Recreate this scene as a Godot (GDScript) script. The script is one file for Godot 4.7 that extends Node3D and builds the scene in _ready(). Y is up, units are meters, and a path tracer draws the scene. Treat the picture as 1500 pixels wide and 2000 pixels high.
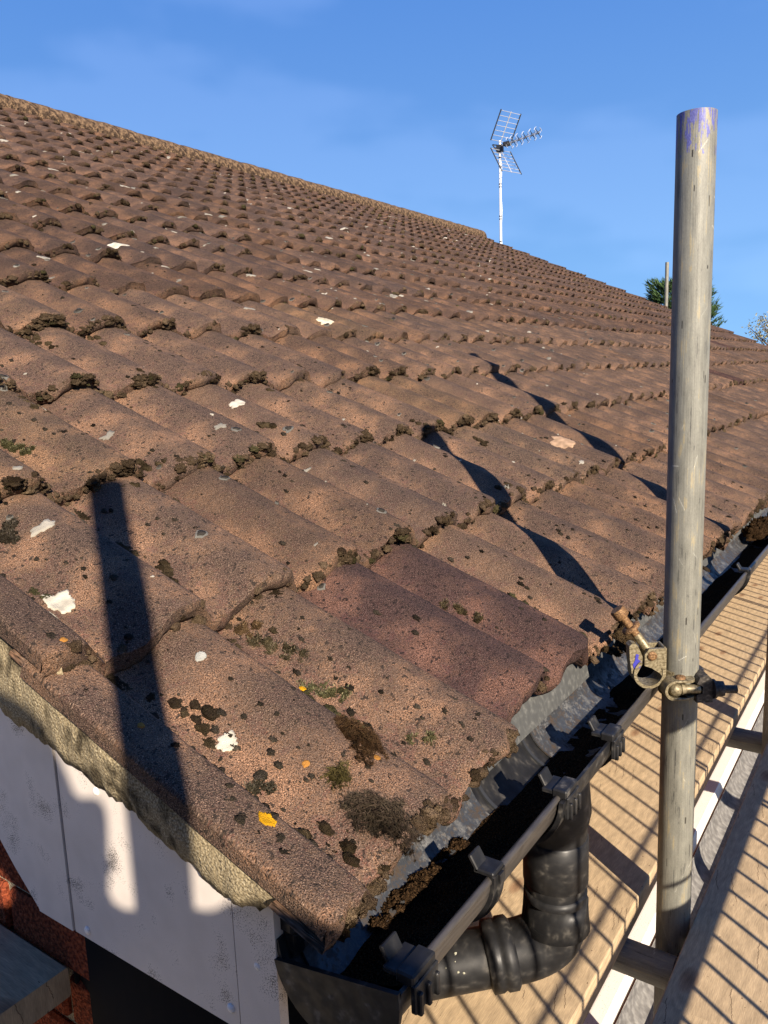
extends Node3D

# ---------- constants measured for the roof ----------
const PITCH := 0.42835
const GAUGE := 0.30795
const ROLL := 0.147165
const CREST := -0.181975          # far edge of the first full roll, metres from the gable
const FIRST := 0.32865            # nose of the second course
const VERGE := -0.372
const FAR := 10.244
const RISE := 0.032               # depth of a roll
const THICK := 0.025              # step at a tile nose
const JOINT0 := -0.29971          # first joint between tiles
var UPS := Vector3(-cos(PITCH), sin(PITCH), 0)
var NRM := Vector3(sin(PITCH), cos(PITCH), 0)
var rng := RandomNumberGenerator.new()
var noise := FastNoiseLite.new()
var counts := {}
var M := {}

# ---------- naming ----------
func put(o: Node, called: String, parent: Node) -> void:
	var key := str(parent.get_instance_id()) + called
	var n: int = counts.get(key, 0)
	counts[key] = n + 1
	o.name = called if n == 0 else "%s_%03d" % [called, n]
	parent.add_child(o, true)

func tag(o: Node, label: String, category: String, group := "") -> void:
	o.set_meta("label", label)
	o.set_meta("category", category)
	if group != "": o.set_meta("group", group)

func thing(called: String, label: String, category: String, at := Vector3.ZERO, group := "") -> Node3D:
	var o := Node3D.new()
	put(o, called, self)
	o.position = at
	tag(o, label, category, group)
	return o

func build(st: SurfaceTool, called: String, mat: Material, parent: Node = self, flat := false) -> MeshInstance3D:
	if not flat: st.generate_normals()
	var o := MeshInstance3D.new()
	o.mesh = st.commit()
	o.material_override = mat
	put(o, called, parent)
	return o

func structure(st: SurfaceTool, called: String, mat: Material) -> MeshInstance3D:
	var o := build(st, called, mat)
	o.set_meta("kind", "structure")
	return o

# ---------- shapes ----------
func tool() -> SurfaceTool:
	var st := SurfaceTool.new()
	st.begin(Mesh.PRIMITIVE_TRIANGLES)
	st.set_smooth_group(0)
	st.set_uv(Vector2.ZERO)
	st.set_color(Color.WHITE)
	return st

func quad(st: SurfaceTool, a: Vector3, b: Vector3, c: Vector3, d: Vector3) -> void:
	for p in [a, b, c, a, c, d]:
		st.add_vertex(p)

# box with chamfered edges, in a basis
func box(st: SurfaceTool, at: Vector3, size: Vector3, bev := 0.002, b := Basis.IDENTITY) -> void:
	st.set_smooth_group(-1)
	var h := size / 2.0
	bev = minf(bev, minf(h.x, minf(h.y, h.z)) * 0.9)
	var f := func(sx: float, sy: float, sz: float, ax: int) -> Vector3:
		var v := Vector3(sx * (h.x - bev), sy * (h.y - bev), sz * (h.z - bev))
		v[ax] = [sx, sy, sz][ax] * h[ax]
		return at + b * v
	for ax in 3:
		for s in [-1.0, 1.0]:
			var q := []
			for k in [[-1.0, -1.0], [1.0, -1.0], [1.0, 1.0], [-1.0, 1.0]]:
				var c := [0.0, 0.0, 0.0]
				c[ax] = s; c[(ax + 1) % 3] = k[0]; c[(ax + 2) % 3] = k[1]
				q.append(f.call(c[0], c[1], c[2], ax))
			if s > 0: q.reverse()
			quad(st, q[0], q[1], q[2], q[3])
	for ax in 3:
		var u := (ax + 1) % 3
		var w := (ax + 2) % 3
		for su in [-1.0, 1.0]:
			for sw in [-1.0, 1.0]:
				var q := []
				for k in [[-1.0, u], [1.0, u], [1.0, w], [-1.0, w]]:
					var c := [0.0, 0.0, 0.0]
					c[ax] = k[0]; c[u] = su; c[w] = sw
					q.append(f.call(c[0], c[1], c[2], k[1]))
				if su * sw > 0: q.reverse()
				quad(st, q[0], q[1], q[2], q[3])
	for sx in [-1.0, 1.0]:
		for sy in [-1.0, 1.0]:
			for sz in [-1.0, 1.0]:
				var q := [f.call(sx, sy, sz, 0), f.call(sx, sy, sz, 1), f.call(sx, sy, sz, 2)]
				if sx * sy * sz > 0: q.reverse()
				for p in q: st.add_vertex(p)

# tube along points with a radius for each; with uv around and along
func tube(st: SurfaceTool, pts: Array, rad: Array, sides := 20, caps := true, u0 := 0.0) -> void:
	st.set_smooth_group(0)
	var rings := []
	var up := Vector3.UP
	var d0: Vector3 = (pts[1] - pts[0]).normalized()
	if absf(d0.dot(up)) > 0.95: up = Vector3.RIGHT
	var along := 0.0
	var lens := []
	for i in pts.size():
		var d: Vector3
		if i == 0: d = d0
		elif i == pts.size() - 1: d = (pts[i] - pts[i - 1]).normalized()
		else: d = ((pts[i] - pts[i - 1]).normalized() + (pts[i + 1] - pts[i]).normalized()).normalized()
		if i > 0: along += (pts[i] - pts[i - 1]).length()
		lens.append(along)
		var x := (up - d * up.dot(d)).normalized()
		up = x
		var y := d.cross(x)
		var ring := []
		for k in sides + 1:
			var a := TAU * k / sides
			ring.append(pts[i] + (x * cos(a) + y * sin(a)) * float(rad[i]))
		rings.append(ring)
	for i in pts.size() - 1:
		for k in sides:
			var q := [[i, k], [i + 1, k], [i + 1, k + 1], [i, k], [i + 1, k + 1], [i, k + 1]]
			for e in q:
				st.set_uv(Vector2(u0 + float(e[1]) / sides, lens[e[0]]))
				st.add_vertex(rings[e[0]][e[1]])
	if caps:
		st.set_smooth_group(-1)
		for k in sides:
			for p in [pts[0], rings[0][k], rings[0][k + 1]]:
				st.set_uv(Vector2(0.5, 0)); st.add_vertex(p)
			var e := pts.size() - 1
			for p in [pts[e], rings[e][k + 1], rings[e][k]]:
				st.set_uv(Vector2(0.5, lens[e])); st.add_vertex(p)

# a hollow tube end, so that an open pipe shows its bore
func pipe_end(st: SurfaceTool, at: Vector3, d: Vector3, r: float, wall: float, deep: float) -> void:
	var inner := r - wall
	tube(st, [at, at, at - d * deep], [r, inner, inner], 28, false)

# outline (Vector2) extruded along an axis of a basis: x,y from the outline, z by depth
func prism(st: SurfaceTool, outline: PackedVector2Array, depth: float, b: Basis, at: Vector3, smooth := false) -> void:
	st.set_smooth_group(-1)
	var tri := Geometry2D.triangulate_polygon(outline)
	var P := func(v: Vector2, z: float) -> Vector3: return at + b * Vector3(v.x, v.y, z)
	for i in range(0, tri.size(), 3):
		for j in 3: st.add_vertex(P.call(outline[tri[i + j]], depth / 2))
		for j in 3: st.add_vertex(P.call(outline[tri[i + 2 - j]], -depth / 2))
	if smooth: st.set_smooth_group(0)
	for i in outline.size():
		var a := outline[i]
		var c := outline[(i + 1) % outline.size()]
		quad(st, P.call(a, depth / 2), P.call(a, -depth / 2), P.call(c, -depth / 2), P.call(c, depth / 2))

# ---------- the roof surface ----------
func nose_s(c: int) -> float:
	return 0.0 if c == 0 else FIRST + (c - 1) * GAUGE

func course_of(s: float) -> int:
	return 0 if s < FIRST else 1 + int(floor((s - FIRST) / GAUGE))

func profile(t: float) -> float:
	var f := fposmod((t - CREST) / ROLL, 1.0)
	if f < 0.18: return -RISE * lerpf(f / 0.18, smoothstep(0.0, 0.18, f), 0.55)
	if f < 0.32: return -RISE
	if f < 0.78:
		var q := (f - 0.32) / 0.46
		return -RISE * (1.0 - lerpf(q, smoothstep(0.0, 1.0, q), 0.5))
	return 0.0

func hash1(a: int, b: int, k: int) -> float:
	var x := sin(a * 127.1 + b * 311.7 + k * 74.7) * 43758.5453
	return x - floor(x)

func col_of(t: float) -> int:
	return 0 if t < JOINT0 else 1 + int(floor((t - JOINT0) / (2 * ROLL)))

# height over the plane of the crests: s along the slope from the tile's nose, course c, column k
func tile_y(c: int, k: int, sl: float, t: float) -> float:
	var j := (hash1(c, k, 1) - 0.5) * 0.005
	var tilt := (hash1(c, k, 2) - 0.5) * 0.010 * (t - (JOINT0 + (k - 0.5) * 2 * ROLL)) / ROLL
	var y := profile(t) - THICK * clampf(sl / GAUGE, -0.1, 1.4) + j + tilt
	y -= 0.0025 * (1.0 - smoothstep(0.0, 0.008, sl))
	return y

func tile_shift(c: int, k: int) -> float:
	if c == 0:
		return [-0.026, -0.014, 0.012, 0.004, -0.004][k] if k < 5 else (hash1(c, k, 3) - 0.5) * 0.02
	return (hash1(c, k, 3) - 0.5) * 0.016

func roof_point(s: float, t: float, y: float) -> Vector3:
	return UPS * s + NRM * y + Vector3(0, 0, -t)

# a point on the tiles
func on_roof(s: float, t: float, lift := 0.0) -> Vector3:
	var c := course_of(s)
	var k := col_of(t)
	var sl := s - nose_s(c) - tile_shift(c, k)
	if sl < 0 and c > 0:
		c -= 1
		sl = s - nose_s(c) - tile_shift(c, k)
	return roof_point(s, t, tile_y(c, k, sl, t) + lift)

var tint := Color.WHITE
# one tile into st: nu x nv faces on top, an eroded nose, side walls. Points are in world space
func tile_mesh(st: SurfaceTool, c: int, k: int, nu: int, nv: int, rough: float, nose_rows := 3) -> void:
	var ta := VERGE if k == 0 else JOINT0 + (k - 1) * 2 * ROLL + 0.0014
	var tb := minf(JOINT0 + k * 2 * ROLL - 0.0014, FAR)
	var s0 := nose_s(c) + tile_shift(c, k)
	var run := (FIRST if c == 0 else GAUGE) + 0.05
	if c == 18: run = 0.24
	var skew := (hash1(c, k, 4) - 0.5) * 0.016
	var du := float(int(hash1(c, k, 5) * 4))
	var dv := hash1(c, k, 6)
	var full := 8.0 * ROLL
	var tops := []
	var offs := k * 37.0 + c * 11.0
	for i in nu + 1:
		var t := lerpf(ta, tb, float(i) / nu)
		var ragged := 0.0
		if rough > 0: ragged = (noise.get_noise_2d(t * 900 + offs, c * 50.0) * 0.009 + noise.get_noise_2d(t * 2600, c * 90.0 + offs) * 0.006) * rough
		var row := []
		for j in nv + 1:
			var f := float(j) / nv
			f = f * f * 0.35 + f * 0.65
			var sl := lerpf(ragged, run, f)
			var y := tile_y(c, k, maxf(sl - ragged, 0.0), t)
			if rough > 0:
				y += (noise.get_noise_3d(t * 420, sl * 420, offs) * 0.0013 + noise.get_noise_3d(t * 1500, sl * 1500, offs) * 0.0006) * rough
			if i == 0 or i == nu: y -= 0.0025
			var s := s0 + sl + skew * (t - ta)
			row.append([roof_point(s, t, y), Vector2((t - JOINT0) / full + du * 0.25, (sl / full + dv))])
		tops.append(row)
	st.set_smooth_group(0)
	st.set_color(tint)
	var face := func(a, b2, c2, d) -> void:
		for e in [a, b2, c2, a, c2, d]:
			st.set_uv(e[1]); st.add_vertex(e[0])
	for i in nu:
		for j in nv:
			face.call(tops[i][j], tops[i][j + 1], tops[i + 1][j + 1], tops[i + 1][j])
	# nose
	st.set_smooth_group(1)
	var prev := []
	for i in nu + 1:
		var t := lerpf(ta, tb, float(i) / nu)
		var col := [tops[i][0]]
		for r in range(1, nose_rows + 2):
			var f := float(r) / nose_rows
			var drop := THICK * 0.97 * minf(f, 1.0)
			var back := 0.0
			if rough > 0: back = noise.get_noise_3d(t * 1300, f * 40.0, offs + 9.0) * 0.008 * rough + 0.002 * sin(f * PI)
			if r == nose_rows + 1: back = -0.05
			var p: Vector3 = tops[i][0][0] - NRM * drop - UPS * back
			if r == nose_rows + 1: p = tops[i][0][0] - NRM * (THICK * 1.1) + UPS * 0.05
			col.append([p, tops[i][0][1] + Vector2(0, -f * 0.022)])
		if i > 0:
			for r in nose_rows + 1:
				face.call(prev[r + 1], prev[r], col[r], col[r + 1])
		prev = col
	# sides
	st.set_smooth_group(2)
	for side in [0, nu]:
		for j in nv:
			var a = tops[side][j]
			var b2 = tops[side][j + 1]
			var deep := 0.014 if k == 0 else 0.022
			var a2 = [a[0] - NRM * deep, a[1] + Vector2(0.01, 0)]
			var b3 = [b2[0] - NRM * deep, b2[1] + Vector2(0.01, 0)]
			if side == 0: face.call(a, a2, b3, b2)
			else: face.call(a, b2, b3, a2)

# ---------- lumps of moss and flat lichens ----------
func lump(st: SurfaceTool, at: Vector3, r: Vector3, b: Basis, nl: int, nr: int, seed_at: float, base: Color, vary: float, rough := 0.35) -> void:
	st.set_smooth_group(0)
	var rows := []
	for i in nr + 1:
		var th := PI * 0.62 * i / nr
		var row := []
		for j in nl:
			var ph := TAU * j / nl
			var d := Vector3(sin(th) * cos(ph), cos(th), sin(th) * sin(ph))
			var n := noise.get_noise_3d(d.x * 130 + seed_at * 77, d.y * 130, d.z * 130 + seed_at * 31) * rough * 1.6 + noise.get_noise_3d(d.x * 420 + seed_at * 17, d.y * 420, d.z * 420) * rough * 1.2
			var p := at + b * (d * r * (1.0 + n))
			var v := 1.0 + (noise.get_noise_3d(p.x * 3000, p.y * 3000, p.z * 3000) + noise.get_noise_3d(p.x * 900, p.y * 900, p.z * 900)) * vary
			row.append([p, Color(base.r * v, base.g * v, base.b * v)])
		rows.append(row)
	for i in nr:
		for j in nl:
			var q := [rows[i][j], rows[i][(j + 1) % nl], rows[i + 1][(j + 1) % nl], rows[i][j], rows[i + 1][(j + 1) % nl], rows[i + 1][j]]
			for e in q:
				st.set_color(e[1]); st.add_vertex(e[0])

func roof_basis() -> Basis:
	return Basis(Vector3(0, 0, 1), NRM, UPS)

# a crust that lies on the tile: a fan that follows the surface, 1-3 mm proud
func crust(st: SurfaceTool, s: float, t: float, rs: float, rt: float, lift: float, base: Color, vary: float, n := 22, rings := 2, ragged := 0.35) -> void:
	st.set_smooth_group(0)
	var grid := []
	for i in rings + 2:
		var row := []
		for j in n:
			var a := TAU * j / n
			var e := 1.0 + noise.get_noise_2d(cos(a) * 110 + s * 9000, sin(a) * 110 + t * 9000) * ragged * 1.1 + noise.get_noise_2d(cos(a) * 700 + s * 9000, sin(a) * 700 + t * 9000) * ragged * 0.35
			var f := minf(float(i) / rings, 1.0) * e
			var ss := s + sin(a) * rs * f
			var tt := t + cos(a) * rt * f
			var up := lift * (1.0 + 0.5 * noise.get_noise_2d(ss * 5000, tt * 5000))
			if i == rings + 1: up = -0.004
			var v := 1.0 + noise.get_noise_2d(ss * 4000 + 50, tt * 4000) * vary
			row.append([on_roof(ss, tt, up), Color(base.r * v, base.g * v, base.b * v)])
		grid.append(row)
	for i in rings + 1:
		for j in n:
			var k := (j + 1) % n
			for e in [grid[i][j], grid[i][k], grid[i + 1][k], grid[i][j], grid[i + 1][k], grid[i + 1][j]]:
				st.set_color(e[1]); st.add_vertex(e[0])

# bristly moss: many leafy stalks in an outline
func bristles(st: SurfaceTool, s: float, t: float, rs: float, rt: float, tall: float, n: int, base: Color, tip: Color, slant := 0.0) -> void:
	st.set_smooth_group(-1)
	for i in n:
		var a := rng.randf() * TAU
		var f := sqrt(rng.randf())
		var e := 1.0 + noise.get_noise_2d(cos(a) * 120 + s * 7000, sin(a) * 120 + t * 7000) * 0.8
		var x := cos(a) * f * rt * e
		var y := sin(a) * f * rs * e
		var tt := t + x + slant * y
		var ss := s + y
		var root := on_roof(ss, tt, -0.001)
		var lean := (NRM + UPS * sin(a) * f * 0.8 + Vector3(0, 0, -1) * cos(a) * f * 0.8 + Vector3(rng.randf() - 0.5, rng.randf() - 0.5, rng.randf() - 0.5) * 0.9).normalized()
		var h := tall * (0.5 + 0.6 * rng.randf()) * (1.15 - 0.6 * f)
		var side := lean.cross(Vector3(rng.randf() - 0.5, rng.randf() - 0.5, rng.randf() - 0.5)).normalized()
		var w := 0.0012 + rng.randf() * 0.0012
		var v := 0.4 + rng.randf() * 1.3
		var c0 := Color(base.r * v, base.g * v, base.b * v)
		var c1 := Color(tip.r * v, tip.g * v, tip.b * v)
		var other := lean.cross(side)
		for sd in [side, other]:
			st.set_color(c0); st.add_vertex(root - sd * w)
			st.set_color(c0); st.add_vertex(root + sd * w)
			st.set_color(c1); st.add_vertex(root + lean * h)
			# leaflets
			for q in 2:
				var m := root + lean * h * (0.35 + 0.3 * q)
				var o: Vector3 = sd * (1.0 if q == 0 else -1.0)
				st.set_color(c1); st.add_vertex(m)
				st.set_color(c0); st.add_vertex(m + lean * h * 0.12)
				st.set_color(c1); st.add_vertex(m + o * w * 4.2 + lean * h * 0.34)

# ---------- textures ----------
func seam(freq: float, oct: int, size: int, sd: int, kind := FastNoiseLite.TYPE_SIMPLEX_SMOOTH) -> PackedByteArray:
	var n := FastNoiseLite.new()
	n.noise_type = kind
	n.seed = sd
	n.frequency = freq
	n.fractal_octaves = oct
	if oct <= 1: n.fractal_type = FastNoiseLite.FRACTAL_NONE
	return n.get_seamless_image(size, size, false, false, 0.1, true).get_data()

func tex(d: PackedByteArray, w: int, h: int, f: Image.Format) -> ImageTexture:
	var im := Image.create_from_data(w, h, false, f, d)
	im.generate_mipmaps()
	return ImageTexture.create_from_image(im)

# baked concrete tile: sand, algae speckle, lichen grain. 2048 px = four tiles = 1.18 m
func tile_textures() -> void:
	var S := 2048
	var big := seam(0.010, 4, 1024, 3)
	var mid := seam(0.05, 3, 1024, 5)
	var fine := seam(0.45, 2, 1024, 7)
	var spot := seam(0.11, 2, 1024, 11)
	var grain := seam(0.14, 2, 1024, 13)
	var col := PackedByteArray(); col.resize(S * S * 3)
	var hgt := PackedByteArray(); hgt.resize(S * S)
	# share of weathered surface across a roll: crowns keep the old dark skin, pans are scoured to the sand
	var across := PackedFloat32Array(); across.resize(S)
	for x in S:
		across[x] = profile(JOINT0 + float(x) / S * 8.0 * ROLL) / RISE + 1.0
	var r1 := RandomNumberGenerator.new(); r1.seed = 5
	var white := PackedByteArray(); white.resize(65536)
	for i in 65536: white[i] = r1.randi() & 255
	for y in S:
		var y1 := (y >> 1) << 10
		var yw := (y * 157) & 65535
		for x in S:
			var i1 := y1 + (x >> 1)
			var b := big[i1] / 255.0
			var m := mid[i1] / 255.0
			var g := fine[((y & 1023) << 10) + (x & 1023)] / 255.0
			var w := white[(yw + x * 3 + ((x * y) >> 4)) & 65535] / 255.0
			var g2 := grain[((y & 1023) << 10) + (x & 1023)] / 255.0 - 0.5
			var sk := (b - 0.5) * 1.6 + (m - 0.5) * 0.9 + (g - 0.5) * 1.9 + g2 * 0.8 + (w - 0.5) * 0.8 + across[x] * 0.42 - 0.17
			# sand
			var v := 0.86 + (g - 0.5) * 1.7 + g2 * 0.25 + (w - 0.5) * 0.7 + (m - 0.5) * 0.25
			var rr := 139.0 * v
			var gg := 107.0 * v
			var bb := 83.0 * v
			# rosy patches
			if m + b > 1.12:
				rr += 6.0; gg -= 2.0; bb += 1.0
			if sk > 0.0:
				var k := minf(sk * 9.0, 1.0) * 0.88
				var v2 := 0.88 + (g - 0.5) * 1.9 + g2 * 0.3 + (w - 0.5) * 0.8
				rr = rr + (77.0 * v2 - rr) * k
				gg = gg + (65.0 * v2 - gg) * k
				bb = bb + (56.0 * v2 - bb) * k
			var sp := spot[i1]
			var hh := 118.0 + (g - 0.5) * 200.0 + (w - 0.5) * 60.0 + (m - 0.5) * 40.0 + g2 * 90.0
			if (sp > 194 or (grain[i1] > 201 and b > 0.5)) and w > 0.15:
				rr = 40.0 + 22.0 * w; gg = 34.0 + 19.0 * w; bb = 30.0 + 15.0 * w
				hh += 26.0
			elif w > 0.985:
				rr += 50.0; gg += 44.0; bb += 36.0
			var i3 := (y * S + x) * 3
			col[i3] = clampi(int(rr), 0, 255)
			col[i3 + 1] = clampi(int(gg), 0, 255)
			col[i3 + 2] = clampi(int(bb), 0, 255)
			hgt[y * S + x] = clampi(int(hh), 0, 255)
	M.tile = StandardMaterial3D.new()
	M.tile.albedo_texture = tex(col, S, S, Image.FORMAT_RGB8)
	M.tile.albedo_color = Color(0.95, 0.945, 0.95)
	M.tile.vertex_color_use_as_albedo = true
	M.tile.roughness = 0.95
	M.tile.metallic_specular = 0.25
	M.tile.heightmap_enabled = true
	M.tile.heightmap_texture = tex(hgt, S, S, Image.FORMAT_L8)
	M.tile.heightmap_scale = 0.2

func noise_tex(freq: float, oct: int, stops: Array, size := 512, sd := 1, stretch := Vector2.ONE) -> ImageTexture:
	var n := FastNoiseLite.new()
	n.seed = sd; n.frequency = freq; n.fractal_octaves = oct
	n.noise_type = FastNoiseLite.TYPE_SIMPLEX_SMOOTH
	var d := n.get_seamless_image(size, size, false, false, 0.1, true).get_data()
	var ramp := Gradient.new()
	ramp.offsets = PackedFloat32Array(stops.map(func(e): return e[0]))
	ramp.colors = PackedColorArray(stops.map(func(e): return e[1]))
	var lut := PackedByteArray()
	for i in 256:
		var c := ramp.sample(i / 255.0)
		lut.append(int(clampf(c.r, 0, 1) * 255)); lut.append(int(clampf(c.g, 0, 1) * 255)); lut.append(int(clampf(c.b, 0, 1) * 255))
	var o := PackedByteArray(); o.resize(size * size * 3)
	for y in size:
		for x in size:
			var i := (int(y * stretch.y) % size) * size + (int(x * stretch.x) % size)
			var k := d[i] * 3
			var p := (y * size + x) * 3
			o[p] = lut[k]; o[p + 1] = lut[k + 1]; o[p + 2] = lut[k + 2]
	return tex(o, size, size, Image.FORMAT_RGB8)

func rgb(r: int, g: int, b: int) -> Color: return Color(r / 255.0, g / 255.0, b / 255.0)

func mat(c: Color, rough: float, metal := 0.0, spec := 0.5) -> StandardMaterial3D:
	var m := StandardMaterial3D.new()
	m.albedo_color = c; m.roughness = rough; m.metallic = metal; m.metallic_specular = spec
	return m

func tri(m: StandardMaterial3D, scale: Vector3, world := true) -> StandardMaterial3D:
	m.uv1_triplanar = true
	m.uv1_world_triplanar = world
	m.uv1_scale = scale
	return m

# galvanised tube: uv x round, y metres; streaks along, dents, blue paint at one end if asked
func galv(sd: int, paint: bool) -> StandardMaterial3D:
	var W := 256
	var H := 1024
	var a := FastNoiseLite.new(); a.seed = sd; a.frequency = 0.045; a.fractal_octaves = 5
	var st := FastNoiseLite.new(); st.seed = sd + 1; st.frequency = 0.12; st.fractal_octaves = 3
	var o := PackedByteArray(); o.resize(W * H * 3)
	var h := PackedByteArray(); h.resize(W * H)
	var r1 := RandomNumberGenerator.new(); r1.seed = sd
	for y in H:
		for x in W:
			var ang := TAU * x / W
			var cx := cos(ang) * 40.0
			var cz := sin(ang) * 40.0
			var n := a.get_noise_3d(cx, y * 0.55, cz)
			var s := st.get_noise_3d(cx * 2.4, y * 0.05, cz * 2.4)
			var g := r1.randf() - 0.5
			var v := 0.84 + n * 0.16 + s * 0.09 + g * 0.10
			var rr := 151.0 * v
			var gg := 150.0 * v
			var bb := 138.0 * v
			var rust := n + s * 0.6
			if rust > 0.42:
				rr += 10.0; gg += 2.0; bb -= 12.0
			if rust < -0.62:
				rr *= 0.72; gg *= 0.72; bb *= 0.74
			if paint and y > 985:
				var pn := a.get_noise_3d(cx * 1.6 + 90, y * 0.9, cz * 1.6) + s * 0.5
				if pn > 0.02 + (1012 - y) * 0.012 and x > 20 and x < 150:
					rr = 96.0 + 30 * g; gg = 98.0 + 30 * g; bb = 160.0 + 40 * g
			var p := (y * W + x) * 3
			o[p] = clampi(int(rr), 0, 255); o[p + 1] = clampi(int(gg), 0, 255); o[p + 2] = clampi(int(bb), 0, 255)
			h[y * W + x] = clampi(int(128 + n * 70 + s * 90 + g * 50), 0, 255)
	for i in 60:
		var x := r1.randi_range(2, W - 6)
		var y := r1.randi_range(6, H - 12)
		var wd := r1.randi_range(1, 3)
		for yy in r1.randi_range(2, 9):
			for xx in wd:
				var p := ((y + yy) * W + x + xx) * 3
				o[p] = 48; o[p + 1] = 45; o[p + 2] = 38
				h[(y + yy) * W + x + xx] = 40
	for i in 90:
		var x := r1.randf() * W
		var y := r1.randf() * H
		var dx := r1.randf_range(0.3, 1.0)
		var dy := r1.randf_range(-1.2, 1.2)
		var up := r1.randi_range(14, 44)
		for k in r1.randi_range(6, 36):
			var p := (int(clampf(y + dy * k, 0, H - 1)) * W + int(fposmod(x + dx * k, W))) * 3
			for q in 3: o[p + q] = mini(o[p + q] + up, 255)
	var m := StandardMaterial3D.new()
	m.albedo_texture = tex(o, W, H, Image.FORMAT_RGB8)
	m.heightmap_enabled = true
	m.heightmap_texture = tex(h, W, H, Image.FORMAT_L8)
	m.heightmap_scale = 0.03
	m.metallic = 0.12
	m.roughness = 0.55
	m.metallic_specular = 0.5
	m.uv1_scale = Vector3(1, 0.7, 1)
	m.uv1_offset = Vector3(0, 0.985, 0)
	return m

# sawn pine: u across, v along; growth rings pulled round knots, saw marks, checks
func plank_mat(sd: int, dark: float) -> StandardMaterial3D:
	var W := 512
	var H := 1024
	var n := FastNoiseLite.new(); n.seed = sd; n.frequency = 0.012; n.fractal_octaves = 3
	var f := FastNoiseLite.new(); f.seed = sd + 4; f.frequency = 0.2; f.fractal_octaves = 3
	var r1 := RandomNumberGenerator.new(); r1.seed = sd
	var knots := []
	for i in 3: knots.append(Vector3(r1.randf() * W, r1.randf() * H, 10 + r1.randf() * 14))
	var o := PackedByteArray(); o.resize(W * H * 3)
	var h := PackedByteArray(); h.resize(W * H)
	for y in H:
		for x in W:
			var bend := n.get_noise_2d(x * 0.5, y * 0.22) * 46.0
			var kn := 0.0
			for k in knots:
				var dx: float = x - k.x
				var dy: float = (y - k.y) * 0.45
				var d2: float = (dx * dx + dy * dy) / (k.z * k.z)
				if d2 < 14.0:
					var e := exp(-d2 * 0.5)
					bend += e * 40.0
					if d2 < 1.0: kn = maxf(kn, 1.0 - d2)
			var ring := sin((x + bend) * 0.22)
			var g := f.get_noise_2d(x * 3.0, y * 0.12)
			var saw := f.get_noise_2d(x * 0.35 + y * 0.9, y * 2.2)
			var mott := n.get_noise_2d(x * 1.6 + 400, y * 1.1)
			var v := 1.0 + ring * 0.035 + g * 0.17 + saw * 0.025 + mott * 0.07
			v *= dark * (1.0 - kn * 0.22)
			var p := (y * W + x) * 3
			o[p] = clampi(int(190 * v), 0, 255)
			o[p + 1] = clampi(int((166 - kn * 16) * v), 0, 255)
			o[p + 2] = clampi(int((132 - kn * 18) * v), 0, 255)
			h[y * W + x] = clampi(int(128 + g * 90 + saw * 24 + ring * 10), 0, 255)
	# drying checks
	for i in 26:
		var cx := r1.randf() * W
		var cy := r1.randf() * H
		var ln := r1.randi_range(20, 120)
		for k in ln:
			cx += r1.randf_range(-0.9, 0.9) + 0.25
			var px := int(fposmod(cx, W))
			var py := int(fposmod(cy + k, H))
			var p := (py * W + px) * 3
			o[p] = int(o[p] * 0.42); o[p + 1] = int(o[p + 1] * 0.38); o[p + 2] = int(o[p + 2] * 0.36)
			h[py * W + px] = 10
	for i in 50:
		var px := r1.randi_range(2, W - 4)
		var py := r1.randi_range(2, H - 6)
		for yy in r1.randi_range(2, 5):
			for xx in r1.randi_range(1, 3):
				var p := ((py + yy) * W + px + xx) * 3
				o[p] = int(o[p] * 0.5); o[p + 1] = int(o[p + 1] * 0.45); o[p + 2] = int(o[p + 2] * 0.42)
	var m := StandardMaterial3D.new()
	m.albedo_texture = tex(o, W, H, Image.FORMAT_RGB8)
	m.heightmap_enabled = true
	m.heightmap_texture = tex(h, W, H, Image.FORMAT_L8)
	m.heightmap_scale = 0.02
	m.roughness = 0.85
	m.metallic_specular = 0.3
	return m

# old white plastic with mildew dots in drifts
func board_mat() -> StandardMaterial3D:
	var S := 1024
	var big := seam(0.006, 3, S, 21)
	var dots := seam(0.21, 3, S, 23)
	var fine := seam(0.3, 1, S, 25)
	var o := PackedByteArray(); o.resize(S * S * 3)
	for i in S * S:
		var b := big[i]
		var v := 1.0 + (fine[i] - 128) * 0.0002 + (b - 128) * 0.00035
		var rr := 200.0 * v
		var gg := 191.0 * v
		var bb := 183.0 * v
		var lim := 192 + (160 - b) * 1.0
		if b > 138 and dots[i] > lim:
			var k := minf((dots[i] - lim) * 0.022, 0.6)
			rr *= 1.0 - k; gg *= 1.0 - k; bb *= 1.0 - k
		o[i * 3] = int(minf(rr, 255)); o[i * 3 + 1] = int(minf(gg, 255)); o[i * 3 + 2] = int(minf(bb, 255))
	var m := StandardMaterial3D.new()
	m.albedo_texture = tex(o, S, S, Image.FORMAT_RGB8)
	m.roughness = 0.42
	return tri(m, Vector3.ONE * 2.6)

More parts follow.
